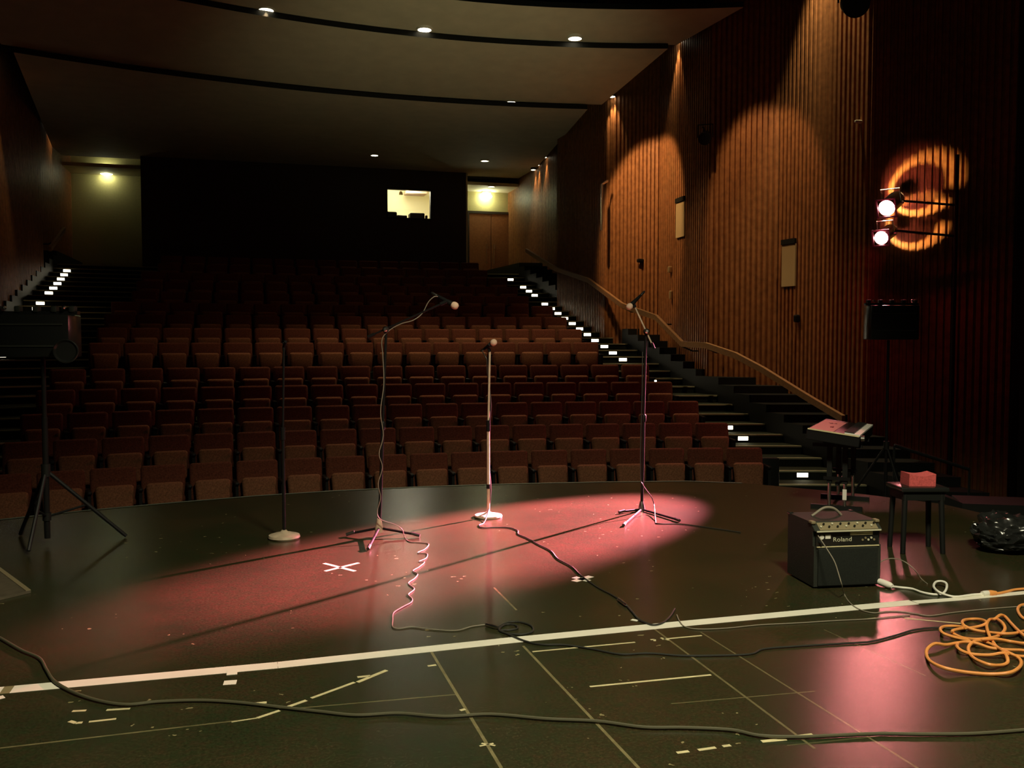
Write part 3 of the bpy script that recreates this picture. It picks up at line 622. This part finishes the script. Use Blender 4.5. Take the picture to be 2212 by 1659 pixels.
# stand three: straight stand on a round base
g = at(1055, 1117); dz = (g.x * math.sin(YAW) + g.y * math.cos(YAW)); top = atd(1058, 760, dz)
t = thing('round_base_stand', 'straight pale microphone stand on a tan round base at the edge of the red pool', 'microphone stand', g)
obj('base', MB().lathe([(.122, 0), (.127, .010), (.122, .022), (.05, .034), (.018, .05)], g, seg=32), 'foam', t, True)
obj('pole', MB().tube([g + Vector((0, 0, .03)), g + Vector((0, 0, .82))], .014, 10).tube([g + Vector((0, 0, .80)), top], .010, 10), 'beige', t, True)
obj('clutch_grip', MB().tube([g + Vector((0, 0, .78)), g + Vector((0, 0, .88))], .019, 12), 'blackmetal', t, True)
obj('lower_collar', MB().tube([g + Vector((0, 0, .26)), g + Vector((0, 0, .30))], .018, 12), 'blackmetal', t, True)
obj('mic_clip', MB().tube([top, atd(1055, 750, dz), atd(1058, 744, dz - .05)], .014, 8), 'blackmetal', t, True)
mic('microphone', 'tan round-headed microphone on top of the straight stand', atd(1066, 740, dz - .06), atd(1041, 757, dz + .10))
# stand four: tripod with boom near the handrail side
f1, f2, f3 = at(1337, 1110), at(1347, 1138), at(1468, 1128); dz = 8.55
hub = atd(1386, 1100, dz); top = atd(1395, 722, dz)
t = thing('boom_stand', 'black tripod boom microphone stand in the brightest end of the red pool', 'microphone stand', (hub.x, hub.y, 0))
tripod(t, hub, [f1, f2, f3], top)
boom(t, atd(1396, 716, dz), atd(1412, 751, dz), atd(1370, 660, dz), 'beige')
mic('microphone', 'tan round-headed microphone tilted toward the seats on the pink-lit boom', atd(1360, 662, dz - .02), atd(1376, 646, dz + .02))

# ------------------------------------------------------------------ cables
def cable(name, label, pts, r, m='cable', cat='cable', smooth=6, seg=8, extra=None):
    b = MB().tube(pts, r, seg, smooth)
    if extra:
        t = thing(name, label, cat, pts[0]); obj('cord', b, m, t, True)
        for nm, q0, q1, rr, mm in extra: obj(nm, MB().tube([q0, q0 + (q1 - q0) * .3, q0 + (q1 - q0) * .8, q1], [rr, rr * 1.1, rr * 1.05, rr * .7], 10), mm, t, True)
        return t
    o = obj(name, b, m, None, True); return tag(o, label, cat)
def fl(lst, r, z=0.0): return [at(x, y, r + z + .001) for x, y in lst]
r = .008
cable('stage_cable', 'thick olive cable sweeping across the whole front of the stage', fl([(-60, 1345), (0, 1378), (45, 1404), (85, 1422), (100, 1446), (118, 1472), (160, 1496), (215, 1514), (275, 1522), (340, 1516), (430, 1513), (510, 1517), (600, 1527), (690, 1537), (770, 1545), (860, 1541), (960, 1548), (1060, 1543), (1180, 1553), (1290, 1558), (1390, 1571), (1480, 1572), (1580, 1577), (1640, 1589), (1720, 1592), (1800, 1589), (1900, 1585), (2000, 1586), (2120, 1584), (2290, 1570)], r), r, 'greencable')
dz = 7.42; r = .0036
down = [atd(948, 641, dz + .03), atd(938, 641, dz), atd(925, 653, dz), atd(912, 677, dz), atd(892, 692, dz - .02), atd(865, 700, dz - .02), atd(838, 716, dz - .02), atd(825, 735, dz - .03), atd(827, 770, dz - .02), atd(829, 830, dz - .02), atd(822, 890, dz - .03), atd(828, 940, dz - .02), atd(819, 980, dz - .03), atd(826, 1010, dz - .02), atd(817, 1045, dz - .03), atd(822, 1075, dz - .03), atd(815, 1105, dz - .05), atd(822, 1122, dz - .08), atd(850, 1132, dz - .10), atd(868, 1143, dz - .13)]
fp = fl([(874, 1160), (885, 1170), (910, 1172), (926, 1175), (918, 1186), (902, 1194), (922, 1196), (920, 1206), (905, 1213), (917, 1214), (905, 1225), (892, 1233), (902, 1240), (895, 1250), (882, 1260), (895, 1272), (882, 1284), (890, 1293), (888, 1301), (868, 1312), (850, 1324), (848, 1340), (848, 1354), (862, 1358), (890, 1354), (930, 1359), (985, 1362), (1020, 1353), (1052, 1349)], r)
cable('microphone_cable', 'grey cable winding down the dim boom stand and zigzagging over the floor', down + fp, r, 'greycable', smooth=5, extra=[('plug', at(1050, 1349, .012), at(1076, 1356, .012), .010, 'chrome')])
cable('audio_cable', 'dark cable looping by the white line and running on under the orange coil', fl([(1074, 1355), (1098, 1344), (1125, 1344), (1148, 1352), (1150, 1364), (1128, 1370), (1095, 1368), (1078, 1360), (1092, 1349), (1112, 1350), (1118, 1357), (1100, 1361), (1082, 1362), (1105, 1373), (1135, 1385), (1170, 1392), (1220, 1393), (1280, 1402), (1340, 1413), (1400, 1411), (1470, 1416), (1540, 1416), (1620, 1413), (1650, 1402), (1720, 1396), (1820, 1390), (1880, 1386), (1930, 1374), (1975, 1361), (2030, 1356), (2090, 1362)], .0055), .0055, 'cable')
dz = 8.25
wind = []
for k in range(15):
    y = 1100 - k * 23; s = math.sin(k * .8); wind.append(atd(1056 + 4.5 * s, y, dz - .02 * math.cos(k * .8) - .005))
cable('microphone_cable', 'dark cable spiralling up the straight stand and crossing the red pool to the white line', [atd(1041, 757, dz + .05), atd(1047, 768, dz)] + wind[::-1] + fl([(1046, 1128), (1035, 1134), (1042, 1140), (1070, 1139), (1100, 1140), (1118, 1146), (1120, 1154), (1140, 1163), (1165, 1177), (1190, 1190), (1205, 1207), (1235, 1224), (1255, 1243), (1290, 1268), (1320, 1284), (1338, 1295)], .005), .005, 'cable', smooth=5, extra=[('plug', at(1336, 1294, .012), at(1354, 1308, .012), .011, 'chrome')])
cable('audio_cable', 'black cable from the plug past the white line curling up to a free end', fl([(1352, 1306), (1366, 1322), (1378, 1336), (1392, 1344), (1412, 1350), (1432, 1345), (1447, 1332), (1458, 1315)], .006), .006, 'cable')
dz = 8.5
cable('microphone_cable', 'short cable arcing off the bright boom stand down to the floor', [atd(1388, 760, dz), atd(1387, 850, dz - .02), atd(1384, 950, dz - .02), atd(1384, 1030, dz - .03), atd(1388, 1046, dz - .05), atd(1397, 1060, dz - .06), atd(1408, 1075, dz - .06), atd(1413, 1092, dz - .06)] + fl([(1416, 1124), (1422, 1131), (1470, 1132), (1540, 1141), (1600, 1150)], .005), .005, 'cable')
cable('thin_wire', 'thin wire along the white line that ends near the floor cord', fl([(1462, 1328), (1468, 1342), (1480, 1354), (1510, 1359), (1570, 1357), (1640, 1350), (1720, 1346), (1800, 1341), (1880, 1337), (1920, 1333), (1965, 1329)], .0035), .0035, 'greycable')
# amplifier lead leaves the jack and drops to the floor
cable('instrument_lead', 'thin lead hanging from the amplifier socket down across the white line', [atd(1767, 1157, 5.78), atd(1785, 1184, 5.72), atd(1802, 1212, 5.66), atd(1811, 1238, 5.62), atd(1818, 1262, 5.58)] + fl([(1824, 1284), (1836, 1302), (1856, 1316), (1886, 1324), (1915, 1321), (1945, 1321), (1980, 1326), (2010, 1330), (2060, 1323), (2140, 1315), (2230, 1308)], .0035), .0035, 'greycable')
cable('thin_wire', 'thin wire arching out from behind the amplifier beside the stool', [atd(1895, 1218, 6.05), atd(1915, 1208, 6.1), atd(1935, 1207, 6.1), atd(1955, 1214, 6.1), atd(1975, 1230, 6.05)] + fl([(1990, 1250), (2003, 1261)], .0035), .0035, 'greycable')
# white power cord with loop, plugged into the orange coil
r = .0075
wp = [at(1926, 1267, .02)] + fl([(1945, 1269), (1970, 1272), (1990, 1279), (2015, 1284), (2034, 1283)], r) + [at(2043, 1275, .02), at(2045, 1262, .03), at(2036, 1256, .035), at(2022, 1257, .03), at(2017, 1267, .03), at(2027, 1278, .03)] + fl([(2050, 1287), (2070, 1289), (2100, 1285), (2128, 1283)], r)
cable('power_cord', 'white power cord with a small loop lying by the white line', wp, r, 'whitecable', 'power cord', extra=[('plug_block', at(1899, 1256, .03), at(1928, 1267, .02), .021, 'white'), ('socket_end', at(2122, 1283, .012), at(2138, 1281, .012), .017, 'white')])
def cz(x, y): return (1812 + x / 5.53, 1240 + y / 5.53)
S1 = [(1905, 545), (1960, 590), (1985, 655), (1930, 725), (1830, 760), (1650, 780), (1480, 762), (1370, 712), (1358, 680), (1450, 655), (1600, 640), (1720, 612), (1765, 575), (1690, 542), (1560, 540), (1482, 560), (1490, 610), (1600, 662), (1750, 692), (1950, 712), (2100, 708), (2230, 680), (2330, 700), (2340, 800), (2212, 828), (2050, 806), (1900, 780), (1750, 778), (1560, 790), (1400, 760), (1255, 712), (1212, 660), (1265, 626), (1400, 624), (1512, 640)]
S2 = [(2300, 800), (2160, 690), (2060, 590), (1990, 512), (1930, 490), (1865, 535), (1800, 545), (1768, 600), (1775, 670), (1810, 760), (1880, 862), (1965, 925), (2012, 1000), (2010, 1062), (1930, 1090), (1800, 1083), (1650, 1028), (1570, 960), (1548, 880), (1600, 815), (1700, 795), (1800, 830), (1950, 905), (2050, 950), (2145, 1000), (2180, 1060), (2145, 1125), (2030, 1180), (1800, 1196), (1500, 1170), (1250, 1118), (1090, 1040), (1045, 950), (1070, 880), (1150, 832), (1280, 846), (1400, 826), (1520, 812), (1650, 830), (1800, 880), (2000, 905), (2212, 915), (2300, 960), (2212, 985), (2050, 965), (1950, 945), (1800, 968), (1600, 958), (1470, 918), (1412, 868), (1420, 835)]
S3 = [(2290, 560), (2200, 525), (2150, 465), (2140, 410), (2185, 370), (2290, 360)]
r = .0085
b = MB()
for lst, ph in ((S1, 0), (S2, .6), (S3, 0)):
    pts = []
    for i, q in enumerate(lst):
        x, y = cz(*q); pts.append(at(x, y, r + .001 + (.010 + .010 * math.sin(i * 1.7 + ph) if lst is not S3 else .0)))
    b.tube(pts, r, 8, 6)
t = thing('extension_cord', 'tangled orange extension cord coiled on the floor by the white line', 'extension cord', at(2120, 1400))
o = obj('coil', b, 'orange', t, True)
obj('run', MB().tube(fl([(2146, 1282), (2160, 1281), (2178, 1277), (2200, 1273), (2250, 1272), (2300, 1290), (2330, 1330), (2290, 1360)], r), r, 8, 6), 'orange', t, True)
obj('plug', MB().tube([at(2136, 1281, .014), at(2142, 1281, .014), at(2152, 1281, .013)], [.018, .018, .013], 10), 'orange', t, True)

# ------------------------------------------------------------------ tape on the floor
def strip(pts, wd, z=.0012, b=None):
    b = b or MB()
    for p0, p1 in zip(pts[:-1], pts[1:]):
        a, c = at(*p0), at(*p1); d = (c - a); d.z = 0; d.normalize(); n = Vector((-d.y, d.x, 0)) * wd / 2
        q = [a + n, c + n, c - n, a - n]
        b.add([(p.x, p.y, .0003) for p in q] + [(p.x, p.y, z) for p in q], [(3, 2, 1, 0), (4, 5, 6, 7), (0, 1, 5, 4), (1, 2, 6, 5), (2, 3, 7, 6), (3, 0, 4, 7)])
    return b
t = thing('floor_tape', 'long bright white tape line across the stage floor', 'tape', at(1000, 1395))
obj('line', strip([(26, 1489.5), (600, 1437), (1106, 1383), (1500, 1345), (1974, 1301)], .092), 'tape', t)
obj('stained_end', strip([(4, 1491.5), (26, 1489.5)], .092), 'dirtytape', t); obj('far_end', strip([(-90, 1500), (4, 1491.5)], .092), 'tape', t)
obj('torn_tab', strip([(490, 1453.5), (513, 1451.5)], .07, .0018), 'tape', t)
obj('torn_run', strip([(1976, 1301), (2060, 1295), (2140, 1287.5), (2260, 1276)], .06, .0016), 'tape', t)
def bit(label, segs, wd, m='oldtape'):
    b = MB()
    for s_ in segs: strip(s_, wd, .001, b)
    tag(obj('tape_strip', b, m), label, 'tape', 'scraps of tape on the stage floor')
bit('white taped cross on the floor in the red light beside the dim boom stand', [[(700, 1217), (767, 1234)], [(702, 1234), (775, 1216)]], .03, 'oldtape')
bit('small white taped cross under the cable that leaves the straight stand', [[(1240, 1247), (1272, 1255)], [(1240, 1256), (1277, 1245)]], .05, 'tape')
bit('long thin yellowed tape strip below the white line, beside a floor seam', [[(1274, 1483.5), (1536, 1458)]], .016)
bit('thin yellowed tape strip just below the white line under the dark cable', [[(1150, 1408), (1372, 1387.5)]], .014)
bit('thin yellowed tape strip with a blob end close to the white line', [[(1430, 1381), (1516, 1373)], [(1427, 1378), (1445, 1383)]], .014)
bit('two tiny tape scraps close to the white line between thin strips', [[(1405, 1382), (1414, 1381.5), (1414, 1385)]], .014)
bit('upper part of the slanting tape line, with a torn flag', [[(835, 1448), (772, 1474)], [(772, 1463), (800, 1460)]], .022)
bit('longest part of the slanting tape line', [[(766, 1474), (672, 1508.5)]], .018)
bit('lower short part of the slanting tape line above the olive cable', [[(662, 1513), (619, 1528)]], .020)
bit('last part of the slanting tape line below the olive cable', [[(604, 1535), (556, 1551)]], .018)
bit('faint tape strip leading down from the slanting tape line', [[(556, 1551), (500, 1560)]], .008)
bit('short tape strip under the bend of the olive cable, with a longer one beside it', [[(156, 1536.5), (186, 1535)]], .018)
bit('longer tape strip just under the bend of the olive cable', [[(230, 1534), (281, 1531)]], .018)
bit('bent little tape strip, lower of those under the olive cable bend', [[(150, 1558), (164, 1562), (178, 1561)]], .020)
bit('straight tape strip in the lower pair under the olive cable bend', [[(192, 1559.5), (251, 1553)]], .016)
bit('tape strip partly covered by the olive cable', [[(538, 1521), (576, 1517.5)]], .022)
bit('white diamond of tape just below the tab of the white line', [[(483, 1475.5), (511, 1473.5)]], .055, 'tape')
bit('tiny tape dash beside the seam below the white line', [[(924, 1439), (942, 1436.5)]], .018)
bit('tiny tape dash where the olive cable meets the seam', [[(994, 1535), (1005, 1532)]], .018)
bit('first short dash of the dashed tape row below the olive cable', [[(1462, 1626.5), (1488, 1623)]], .018)
bit('second dash of the dashed tape row below the olive cable', [[(1508, 1620.5), (1546, 1615)]], .018)
bit('third tiny dash of the dashed tape row below the olive cable', [[(1561, 1612.5), (1578, 1610)]], .018)
bit('fourth long dash of the dashed tape row below the olive cable', [[(1645, 1602), (1698, 1597)]], .022)
bit('tape dash touching the olive cable at the end of the dashed row', [[(1726, 1590.5), (1756, 1587)]], .022)
bit('tape dash beside the red reflection under the thin wire', [[(1862, 1338.5), (1893, 1335.5)]], .018)
bit('thin tape strip running from the red reflection to the orange coil', [[(1953, 1335.5), (2082, 1347.5)]], .014)
bit('pale scrap of tape just above the white line beside the black cable', [[(1364, 1338.5), (1378, 1341)]], .03, 'tape')
bit('pale grey scrap of tape lying on the white line', [[(1500, 1341.5), (1512, 1345)]], .03, 'dirtytape')
bit('white tape scrap at the picture edge below the stained end of the line', [[(-20, 1512), (9, 1505)]], .04, 'tape')
bit('crossed tape scrap on the seam at the front of the stage', [[(1036, 1612), (1066, 1606)], [(1040, 1606), (1070, 1611)]], .010)

# ------------------------------------------------------------------ keyboard amplifier
fl_, fr_ = at(1757, 1272), at(1901, 1266)
dx = fr_ - fl_; wd = dx.length; ang = math.atan2(dx.y, dx.x); nb = Vector((-dx.y, dx.x, 0)).normalized()
org = (fl_ + fr_) / 2; D, H = .38, .425
t = thing('keyboard_amplifier', 'black keyboard amplifier with a slanted knob panel and silver lettering', 'amplifier', org, ang)
b = MB(); prof = [(0, .012), (0, .275), (.02, .275), (.02, .372), (-.012, .376), (.05, .418), (.06, H), (D, H), (D, .012)]
hw = wd / 2
vs = [(-hw, y, z) for y, z in prof] + [(hw, y, z) for y, z in prof]; n = len(prof)
b.add(vs, [tuple(range(n)), tuple(range(2 * n - 1, n - 1, -1))] + [(i, (i + 1) % n, n + (i + 1) % n, n + i) for i in range(n)])
obj('cabinet', b, 'tolex', t, False, False)
obj('grille', MB().rbox((wd - .05, .014, .245), .005, Matrix.Translation((0, -.006, .14))), 'grille', t, False, False)
obj('front_panel', MB().box((0, .012, .322), (wd - .03, .014, .088)), 'vinyl', t, False, False)
obj('panel_trim', MB().box((0, -.004, .271), (wd - .03, .008, .006)), 'oldtape', t, False, False)
sl = math.atan2(.042, .062)
slm = Matrix.Translation((.005, .0185, .3985)) @ Matrix.Rotation(sl, 4, 'X')
obj('control_panel', MB().box((0, 0, 0), (wd - .06, .068, .006), mtx=slm), 'edge', t, False, False)
kp = obj('panel_lip', MB().box((0, -.016, .374), (wd - .02, .01, .008)), 'letter', t, False, False)
for i in range(14):
    obj('knob', MB().lathe([(.007, 0), (.007, .012), (.005, .014)], slm @ Vector((-.19 + i * .029, .012 if i % 2 else -.012, .003)), slm.to_3x3() @ Vector((0, 0, 1)), 10), 'vinyl' if i % 3 else 'letter', t, False, False)
obj('label_strip', MB().box((.095, .003, .352), (.155, .006, .022)), 'oldtape', t, False, False)
obj('square_sticker', MB().box((-.135, .003, .335), (.036, .004, .026)), 'white', t, False, False)
obj('oval_sticker', MB().lathe([(.015, 0), (.015, .003)], (-.176, .005, .333), (0, -1, 0), 18), 'white', t, False, False)
cu = bpy.data.curves.new('lettering', 'FONT'); cu.body = 'Roland'; cu.size = .040; cu.extrude = .001; cu.align_x = 'CENTER'; cu.space_character = 1.05
tmp = bpy.data.objects.new('lettering', cu); me = bpy.data.meshes.new_from_object(tmp); bpy.data.objects.remove(tmp)
me.materials.clear(); me.materials.append(M['letter']); o = bpy.data.objects.new('lettering', me); COL.objects.link(o); o.parent = t
o.location = (-.035, .003, .302); o.rotation_euler = (math.pi / 2, 0, 0); o.scale = (1.12, 1, 1)
for i, x in enumerate((.105, .125, .145, .165, .185)):
    obj('socket', MB().lathe([(.007, 0), (.007, .004), (.003, .004)], (x, .005, .308 + (i % 2) * .012), (0, -1, 0), 12), 'letter' if i in (2, 3) else 'edge', t, False, False)
obj('jack_socket', MB().lathe([(.010, 0), (.010, .01), (.006, .03)], (-.19, .005, .300), (0, -1, 0), 12), 'vinyl', t, False, False)
obj('strap_handle', MB().tube([(-.13, .24, H), (-.11, .24, H + .012), (-.06, .24, H + .045), (-.02, .24, H + .055), (.03, .24, H + .045), (.07, .24, H + .012), (.08, .24, H)], .009, 8, 4), 'greycable', t, True, False)
for sx in (-1, 1):
    for yy in (.03, D - .03): obj('corner_cap', MB().rbox((.03, .05, .02), .006, Matrix.Translation((sx * (hw - .01), yy + .02, H - .002))), 'edge' if yy < .1 else 'vinyl', t, False, False)
    for yy in (.05, D - .05): obj('rubber_foot', MB().lathe([(.02, 0), (.018, .014)], (sx * (hw - .05), yy, 0), seg=10), 'cable', t, False, False)

# ------------------------------------------------------------------ keyboard on its stand
zt = .785
Ld = Vector((.45, .89)); Dd = Vector((.89, -.45))
nl = UD(2.73, 8.46, zt); ex = (UD(Dd.x, Dd.y) - UD(0, 0)).normalized(); ey = (UD(Ld.x, Ld.y) - UD(0, 0)).normalized()
ang = math.atan2(ex.y, ex.x); tilt = R(7); KW, KL, KH = .47, 1.2, .10
t = thing('keyboard', 'electronic keyboard seen end on, with white keys and a pink sheet on top', 'keyboard', (nl.x, nl.y, zt), ang)
tm = Matrix.Rotation(tilt, 4, 'Y')
obj('case', MB().rbox((KW, KL, KH), .008, tm @ Matrix.Translation((KW / 2, KL / 2, -KH / 2))), 'blackmetal', t, False, False)
obj('end_trim', MB().box((0, 0, 0), (KW - .02, .012, .012), mtx=tm @ Matrix.Translation((KW / 2, -.004, .001))), 'oldtape', t, False, False)
keys = MB(); bl = MB()
for i in range(36): keys.box((0, 0, 0), (.135, KL / 37.2 - .0012, .016), mtx=tm @ Matrix.Translation((KW - .072, .02 + (i + .5) * (KL - .04) / 36, .006)))
obj('white_keys', keys, 'white', t, False, False)
for i in range(35):
    if i % 7 not in (2, 6): bl.box((0, 0, 0), (.085, .013, .014), mtx=tm @ Matrix.Translation((KW - .10, .02 + (i + 1) * (KL - .04) / 36, .019)))
obj('black_keys', bl, 'vinyl', t, False, False)
obj('knob', MB().lathe([(.025, 0), (.025, .03)], (KW + .0, .04, -.075), (1, 0, 0), 12), 'chrome', t, False, False)
b = MB().box((0, 0, 0), (.21, 1.0, .003), mtx=Matrix.Translation(Vector((nl.x, nl.y, zt))) @ Matrix.Rotation(ang, 4, 'Z') @ tm @ Matrix.Translation((.125, .53, .003)))
ts = thing('sheet_music', 'pink printed sheet lying on the keyboard', 'sheet', (nl.x, nl.y, zt), ang)
mm_ = tm @ Matrix.Translation((.125, .53, .003))
obj('page', MB().box((0, 0, 0), (.21, 1.0, .003), mtx=mm_), 'redpaper', ts, False, False)
b = MB(); rr2 = random.Random(3)
def blot(cx, cy, rx, ry):
    pts = [(cx + rx * math.cos(a) * (1 + .5 * math.sin(3 * a + cx * 90)), cy + ry * math.sin(a) * (1 + .4 * math.sin(5 * a))) for a in [k * 2 * math.pi / 18 for k in range(18)]]
    return MB().add([mm_ @ Vector((x, y, .002)) for x, y in pts] , [tuple(range(18))])
obj('print_mark', blot(.045, -.10, .016, .07), 'redink', ts, False, False); obj('print_mark', blot(-.005, .22, .022, .05), 'redink', ts, False, False); obj('print_mark', blot(.03, .26, .012, .04), 'redink', ts, False, False)
t = thing('keyboard_stand', 'black column stand with chrome posts under the keyboard', 'keyboard stand', (nl.x, nl.y, 0), ang)
for y in (.28, .92):
    obj('cross_bar', MB().box((KW / 2, y, zt - KH - .075), (.44, .05, .03)), 'black', t, False, False)
    obj('foot_bar', MB().box((KW / 2, y, .02), (.46, .05, .04)), 'black', t, False, False)
    for x in (.17, .31):
        obj('post', MB().tube([(x, y, .04), (x, y, .32)], .016, 10), 'chrome', t, True, False)
        obj('outer_post', MB().box((x, y, .46), (.045, .045, .42)), 'black', t, False, False)
    obj('clamp_bar', MB().box((.24, y - .03, .30), (.24, .02, .03)), 'blackmetal', t, False, False)
obj('stretcher', MB().box((KW / 2, .60, .24), (.03, .62, .03)), 'black', t, False, False)
obj('paper_tag', MB().box((.31, .262, .15), (.036, .004, .10)), 'white', t, False, False)

# ------------------------------------------------------------------ stool with red cloth
c = at(1978, 1188); t = thing('stool', 'black four-legged wooden stool behind the amplifier', 'stool', c, -YAW)
obj('seat', MB().rbox((.36, .30, .035), .01, Matrix.Translation((0, 0, .485))), 'vinyl', t, True, False)
obj('apron', MB().box((0, 0, .435), (.31, .25, .065)), 'black', t, False, False)
for sx in (-1, 1):
    for sy in (-1, 1): obj('leg', MB().tube([(sx * .135, sy * .105, .46), (sx * .15, sy * .12, 0.002)], [.022, .020, .017], 8), 'black', t, True, False)
q = Matrix.Translation(Vector((c.x, c.y, 0))) @ Matrix.Rotation(-YAW, 4, 'Z')
b = MB(); nx = 10; vs = []
for i in range(nx + 1):
    x = -.10 + .20 * i / nx; h = .60 - .016 * math.sin(math.pi * i / nx)
    vs += [(x, -.09, .5035), (x, -.095, h - .004), (x, .06, h), (x, .07, .5035)]
b.add([q @ Vector(v) for v in vs], [(4 * i + k, 4 * i + (k + 1) % 4, 4 * i + 4 + (k + 1) % 4, 4 * i + 4 + k) for i in range(nx) for k in range(4)] + [(3, 2, 1, 0), tuple(4 * nx + k for k in range(4))])
tag(obj('folded_cloth', b, 'redcloth', None, True), 'red folded cloth lying on the black stool', 'cloth')

# ------------------------------------------------------------------ light bars on tripods
def lightbar(base, top_z, bx0, bx1, bz0, bz1, depth, apex_z, feet, labels, disc=True, rz=-YAW):
    t = thing('tripod_stand', labels[0], 'tripod stand', base)
    obj('pole', MB().tube([base + Vector((0, 0, .05)), base + Vector((0, 0, 1.0))], .022, 10).tube([base + Vector((0, 0, .95)), Vector((base.x, base.y, top_z))], .017, 10), 'blackmetal', t, True)
    ap = Vector((base.x, base.y, apex_z)); obj('collar', MB().tube([ap - Vector((0, 0, .05)), ap + Vector((0, 0, .05))], .034, 12), 'black', t, True)
    lo = Vector((base.x, base.y, base.z + .22)); obj('lower_collar', MB().tube([lo - Vector((0, 0, .03)), lo + Vector((0, 0, .03))], .032, 12), 'black', t, True)
    for f in feet:
        f = Vector(f); mid = ap + (f - ap) * .5
        obj('leg', MB().tube([ap, f + Vector((0, 0, .015))], .015, 8), 'blackmetal', t, True); obj('brace', MB().tube([lo, mid], .009, 6), 'blackmetal', t, True)
    wd_, hh_ = bx1 - bx0, bz1 - bz0; c_ = Vector((base.x, base.y, 0)) + _r * (bx0 + bx1) / 2 + Vector((0, 0, (bz0 + bz1) / 2))
    t = thing('light_bar', labels[1], 'light bar', c_, rz)
    obj('housing', MB().rbox((wd_ - .06, depth, hh_ - .07), .012, Matrix.Translation((0, 0, -.01))), 'vinyl', t, True, False)
    obj('panel_ridge', MB().box((-.01, -depth / 2 - .004, hh_ * .20), (wd_ * .8, .012, .012)), 'tolex', t, False, False)
    obj('panel_ridge', MB().box((-.01, -depth / 2 - .004, -hh_ * .22), (wd_ * .78, .012, .012)), 'tolex', t, False, False)
    obj('top_rail', MB().box((0, 0, hh_ / 2 - .03), (wd_, .05, .028)), 'vinyl', t, False, False)
    for k in range(5): obj('clamp', MB().rbox((.045, .06, .05), .01, Matrix.Translation((-wd_ * .44 + k * wd_ * .22, -.01, hh_ / 2 + .0))), 'tolex', t, True, False)
    for k in (0, 3): obj('wing_knob', MB().lathe([(.016, 0), (.016, .02), (.008, .03)], (-wd_ * .36 + k * wd_ * .24, -.04, hh_ / 2 + .01), (0, -1, 0), 8), 'chrome', t, False, False)
    if disc: obj('round_lamp', MB().lathe([(.05, -.06), (.085, -.03), (.092, .03), (.085, .035), (.07, .02)], (wd_ * .44, -depth / 2 - .02, -hh_ * .32), (.25, -1, 0), 24), 'vinyl', t, True, False)
base = at(103, 1176); dz = base.x * math.sin(YAW) + base.y * math.cos(YAW)
u = lambda px, d_=None: (px - 103) / FPX * dz
zf_ = lambda py: atd(103, py, dz).z
lightbar(base, zf_(770), u(4), u(182), zf_(778), zf_(668), .22, zf_(1016), [base + _r * -.42 + Vector((.12, .30, 0)), base + _r * .48 + Vector((.1, .22, 0)), base + _r * .02 + Vector((0, -.05, 0)) - _f * .30 * Vector((1, 1, 0)).length / 1.42 + Vector((0, 0, .0))],
         ['tall black tripod stand on the stage in front of the dim seats', 'boxy black light bar with clamps and a round lamp on the stage tripod'])
base = UD((1918 - 1106) / FPX * 11.2, 11.2, -.9); dz = 11.2
u = lambda px: (px - 1918) / FPX * dz
zf_ = lambda py: atd(1918, py, dz).z
lightbar(base, zf_(735), u(1866), u(1980), zf_(738), zf_(652), .25, zf_(962), [base + _r * -.62 + Vector((0, .25, 0)), base + _r * .66 + Vector((0, .3, 0)), base + Vector((.05, -.55, 0))],
         ['tall black tripod stand beyond the keyboard before the fluted wall', 'boxy black light bar with a pink-lit top edge on the tripod by the fluted wall'], disc=False)
t = thing('step_rail', 'black rail sloping down by the steps between tripod and fluted wall', 'rail', UD(0, 0))
dz = 11.35; a_, c_ = atd(1932, 962, dz), atd(2094, 1014, dz)
obj('rail_bar', MB().tube([a_, c_], .022, 8), 'black', t, True)
for q_ in (a_, c_): obj('post', MB().tube([q_, (q_.x, q_.y, -.9)], .014, 8), 'black', t, True)

# ------------------------------------------------------------------ shiny bag and the worn board
c = at(2178, 1186); bm = bmesh.new(); bmesh.ops.create_icosphere(bm, subdivisions=5, radius=1.0)
for v in bm.verts:
    p = v.co.copy(); n1 = noise.noise(p * 1.2 + Vector((3, 1, 7))); n2 = abs(noise.noise(p * 2.3 + Vector((9, 2, 4)))); n3 = abs(noise.noise(p * 4.6 + Vector((1, 5, 2))))
    k = 1.10 + .25 * n1 - .34 * n2 - .16 * n3
    v.co = Vector((p.x * .29 * k, p.y * .24 * k, max((p.z * .55 + .45) * .25 * k, 0.003)))
b = MB(); bm.verts.index_update(); b.add([c + v.co for v in bm.verts], [tuple(v.index for v in f.verts) for f in bm.faces]); bm.free()
tag(obj('plastic_bag', b, 'vinyl', None, True), 'crumpled shiny black plastic bag on the floor beyond the stool', 'bag')
q0, qa, qb = at(67, 1281), at(0, 1231), at(0, 1297)
da, db = (qa - q0), (qb - q0)
t = thing('floor_board', 'worn flat board with a pale rim at the stage corner under the tripod', 'board', q0)
pol = [q0, q0 + da * 2.2, q0 + da * 2.2 + db * 2.0, q0 + db * 2.2]
obj('panel', MB().prism([(p.x, p.y) for p in pol], .001, .018), 'plywood', t)
n1_ = da.normalized(); n2_ = db.normalized(); wd = .03
obj('rim', MB().prism([(p.x, p.y) for p in (q0, q0 + da * 2.2, q0 + da * 2.2 + n2_ * wd, q0 + n2_ * wd + n1_ * wd * .3)], .0181, .021), 'edge', t)
